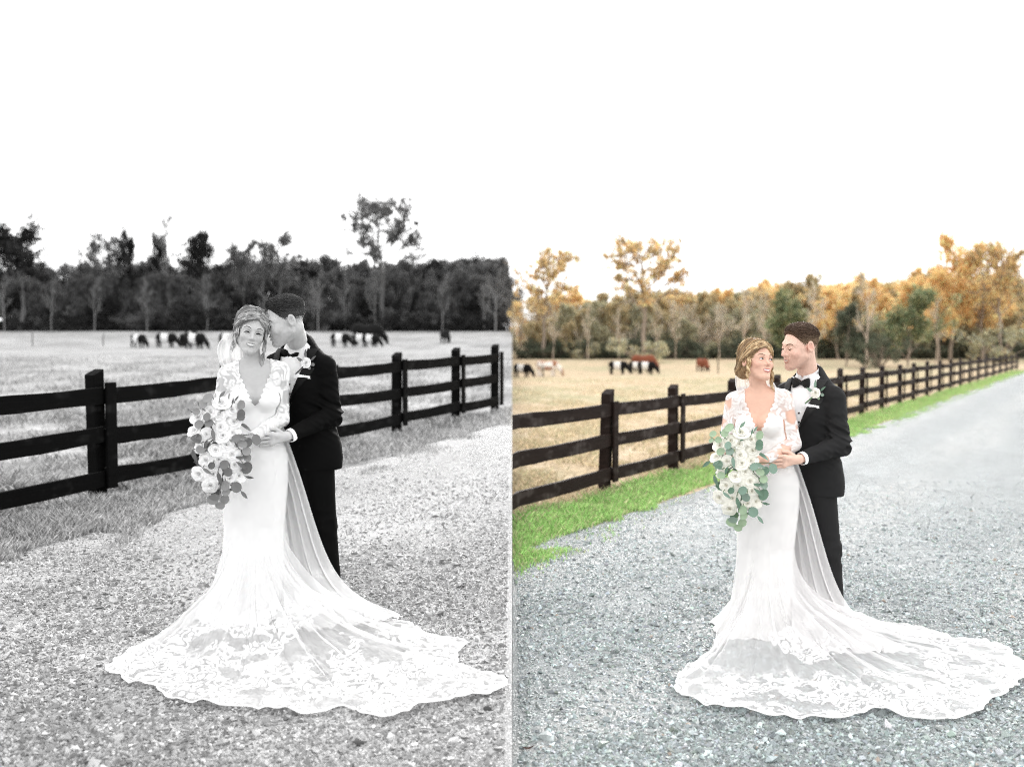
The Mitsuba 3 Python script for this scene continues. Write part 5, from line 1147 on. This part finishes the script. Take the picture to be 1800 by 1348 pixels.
def bouquet(side, label):
    g = np.random.default_rng(77); W = world(side); Wm = np.array(W.matrix, float); k = thing('bouquet', label, 'bouquet')
    cx, cz, cy = (-0.150, 0.968, -0.285) if side == 'R' else (-0.170, 0.975, -0.285)
    S = 1 / 5.185 / 300.0
    mid = (385, 585)
    def pos(px, py, ly): return np.array([cx + (px - mid[0]) * S, ly, cz - (py - mid[1]) * S])
    def depth(px, py):
        rx = (px - mid[0]) / 260.0; ry = (py - mid[1]) / 470.0; return cy - 0.105 * math.sqrt(max(1 - rx * rx * 0.9 - ry * ry * 0.8, 0.03))
    def outward(px, py): return np.array([(px - mid[0]) / 300.0, -1.0, -(py - mid[1]) / 560.0 + 0.12])
    shp = [ply(r, 'rose_' + side, smooth=True) for r in ROSES]
    for i, (px, py, r) in enumerate(RO):
        p = pos(px, py, depth(px, py)); M = np.eye(4); M[:3, :3] = frame_to(outward(px, py) * [0.8, 1, 0.8] + g.normal(0, 0.22, 3), g.uniform(0, 6)) * r * S * 1.06; M[:3, 3] = p
        part(k, 'rose', {**shp[i % 3], 'to_world': T(Wm @ M)})
    lf = {(kd, c): ply(LEAF[kd], f'eucalyptus_{side}_{c}', smooth=True) for kd in LEAF for c in range(5)}
    twigs = []
    for px, py, r in RL:
        o = outward(px, py); p = pos(px, py, depth(px, py) + g.uniform(-0.045, -0.005)); R = frame_to(o * [0.6, 1, 0.5] + g.normal(0, 0.25, 3), g.uniform(0, 6.28)); sc = r * S
        M = np.eye(4); M[:3, :3] = R * sc; M[:3, 3] = p - R @ [0, sc, 0]
        part(k, 'leaf', {**lf['round', 3 if px < 310 and py < 300 or py > 960 else int(g.integers(0, 5))], 'to_world': T(Wm @ M)}); twigs.append(M[:3, 3])
    for px, py, r, a in RN:
        p = pos(px, py, depth(px, py) + g.uniform(-0.045, -0.01)); R = frame_to(outward(px, py) * [0.6, 1, 0.4] + g.normal(0, 0.2, 3), -a); sc = r * S * 0.8
        M = np.eye(4); M[:3, :3] = R * sc; M[:3, 3] = p - R @ [0, sc * 1.2, 0]
        part(k, 'leaf', {**lf['lance', int(g.integers(0, 3))], 'to_world': T(Wm @ M)}); twigs.append(M[:3, 3])
    for i in range(70):                                    # darker leaves deep between the flowers
        a = g.uniform(0, 6.28); q = math.sqrt(g.random()); px, py = mid[0] + 190 * q * math.cos(a), mid[1] + 400 * q * math.sin(a)
        p = pos(px, py, depth(px, py) + g.uniform(0.03, 0.075)); R = frame_to(outward(px, py) + g.normal(0, 0.5, 3), g.uniform(0, 6.28)); sc = g.uniform(26, 44) * S
        M = np.eye(4); M[:3, :3] = R * sc; M[:3, 3] = p - R @ [0, sc, 0]
        part(k, 'leaf', {**lf['round' if i % 2 else 'lance', int(g.integers(0, 3))], 'to_world': T(Wm @ M)})
    hub = np.array([cx + 0.02, cy + 0.03, 1.03]); ms = []
    for t in twigs: ms.append(tube(spline([hub + g.normal(0, 0.012, 3), (hub + t) / 2 + [0, 0.03, 0.0], t], 6), 0.0022, 5))
    for i in range(14): ms.append(tube([hub + g.normal(0, 0.010, 3), hub + [0.05 + g.normal(0, .01), 0.09 + g.normal(0, .01), -0.06 + g.normal(0, .01)]], 0.004, 6))
    put(k, 'stems', join(ms), 'stem_' + side, W)
    bd = []
    for i in range(90):
        a = g.uniform(0, 6.28); q = math.sqrt(g.random()) * 0.9; px, py = mid[0] + 170 * q * math.cos(a), mid[1] + 360 * q * math.sin(a)
        sv = trimesh.creation.icosphere(1, g.uniform(0.003, 0.005)); bd.append((sv.vertices + pos(px, py, depth(px, py) + g.uniform(-0.01, 0.02)), np.array(sv.faces)))
    part(k, 'buds', {**ply(join(bd), 'rose_' + side, smooth=True), 'to_world': W}, kind='stuff')
bouquet('L', 'cascading bouquet of pale roses and grey leaves held by the smiling bride with closed eyes')
bouquet('R', 'cascading bouquet of white roses and green eucalyptus held by the blonde bride')
def boutonniere(side, label):
    onchest, Rt, C = GROOM[side]; W = world(side); Wm = np.array(W.matrix, float); k = thing('boutonniere', label, 'flower'); g = np.random.default_rng(5)
    p = onchest(0.100, 0.135, 0.024); M = np.eye(4); M[:3, :3] = frame_to(Rt @ [0.15, -1, 0.25], 0.4) * 0.027; M[:3, 3] = p
    part(k, 'rose', {**ply(ROSES[1], 'rose_' + side, smooth=True), 'to_world': T(Wm @ M)})
    for (x, z, a, r, kd, c) in ((0.085, 0.190, 0.1, 0.024, 'lance', 1), (0.060, 0.150, 1.0, 0.024, 'lance', 1), (0.150, 0.120, -1.8, 0.011, 'round', 4), (0.125, 0.095, -2.6, 0.010, 'round', 3), (0.14, 0.16, -0.8, 0.018, 'lance', 2)):
        q = onchest(x, z, 0.015); R = frame_to(Rt @ [0.1, -1, 0.15], a); Mm = np.eye(4); Mm[:3, :3] = R * r; Mm[:3, 3] = p * 0.35 + q * 0.65 - R @ [0, r * 0.5, 0]
        part(k, 'leaf', {**ply(LEAF[kd], f'eucalyptus_{side}_{c}', smooth=True), 'to_world': T(Wm @ Mm)})
    put(k, 'stem', tube([p + Rt @ [0, 0.01, 0], onchest(0.075, 0.10, 0.013), onchest(0.045, 0.07, 0.011)], [0.004, 0.0045, 0.004], 7), 'stem_' + side, W)
boutonniere('L', 'white rose boutonniere on the lapel of the man nuzzling the bride')
boutonniere('R', 'white rose boutonniere with green leaves on the smiling brown haired man')
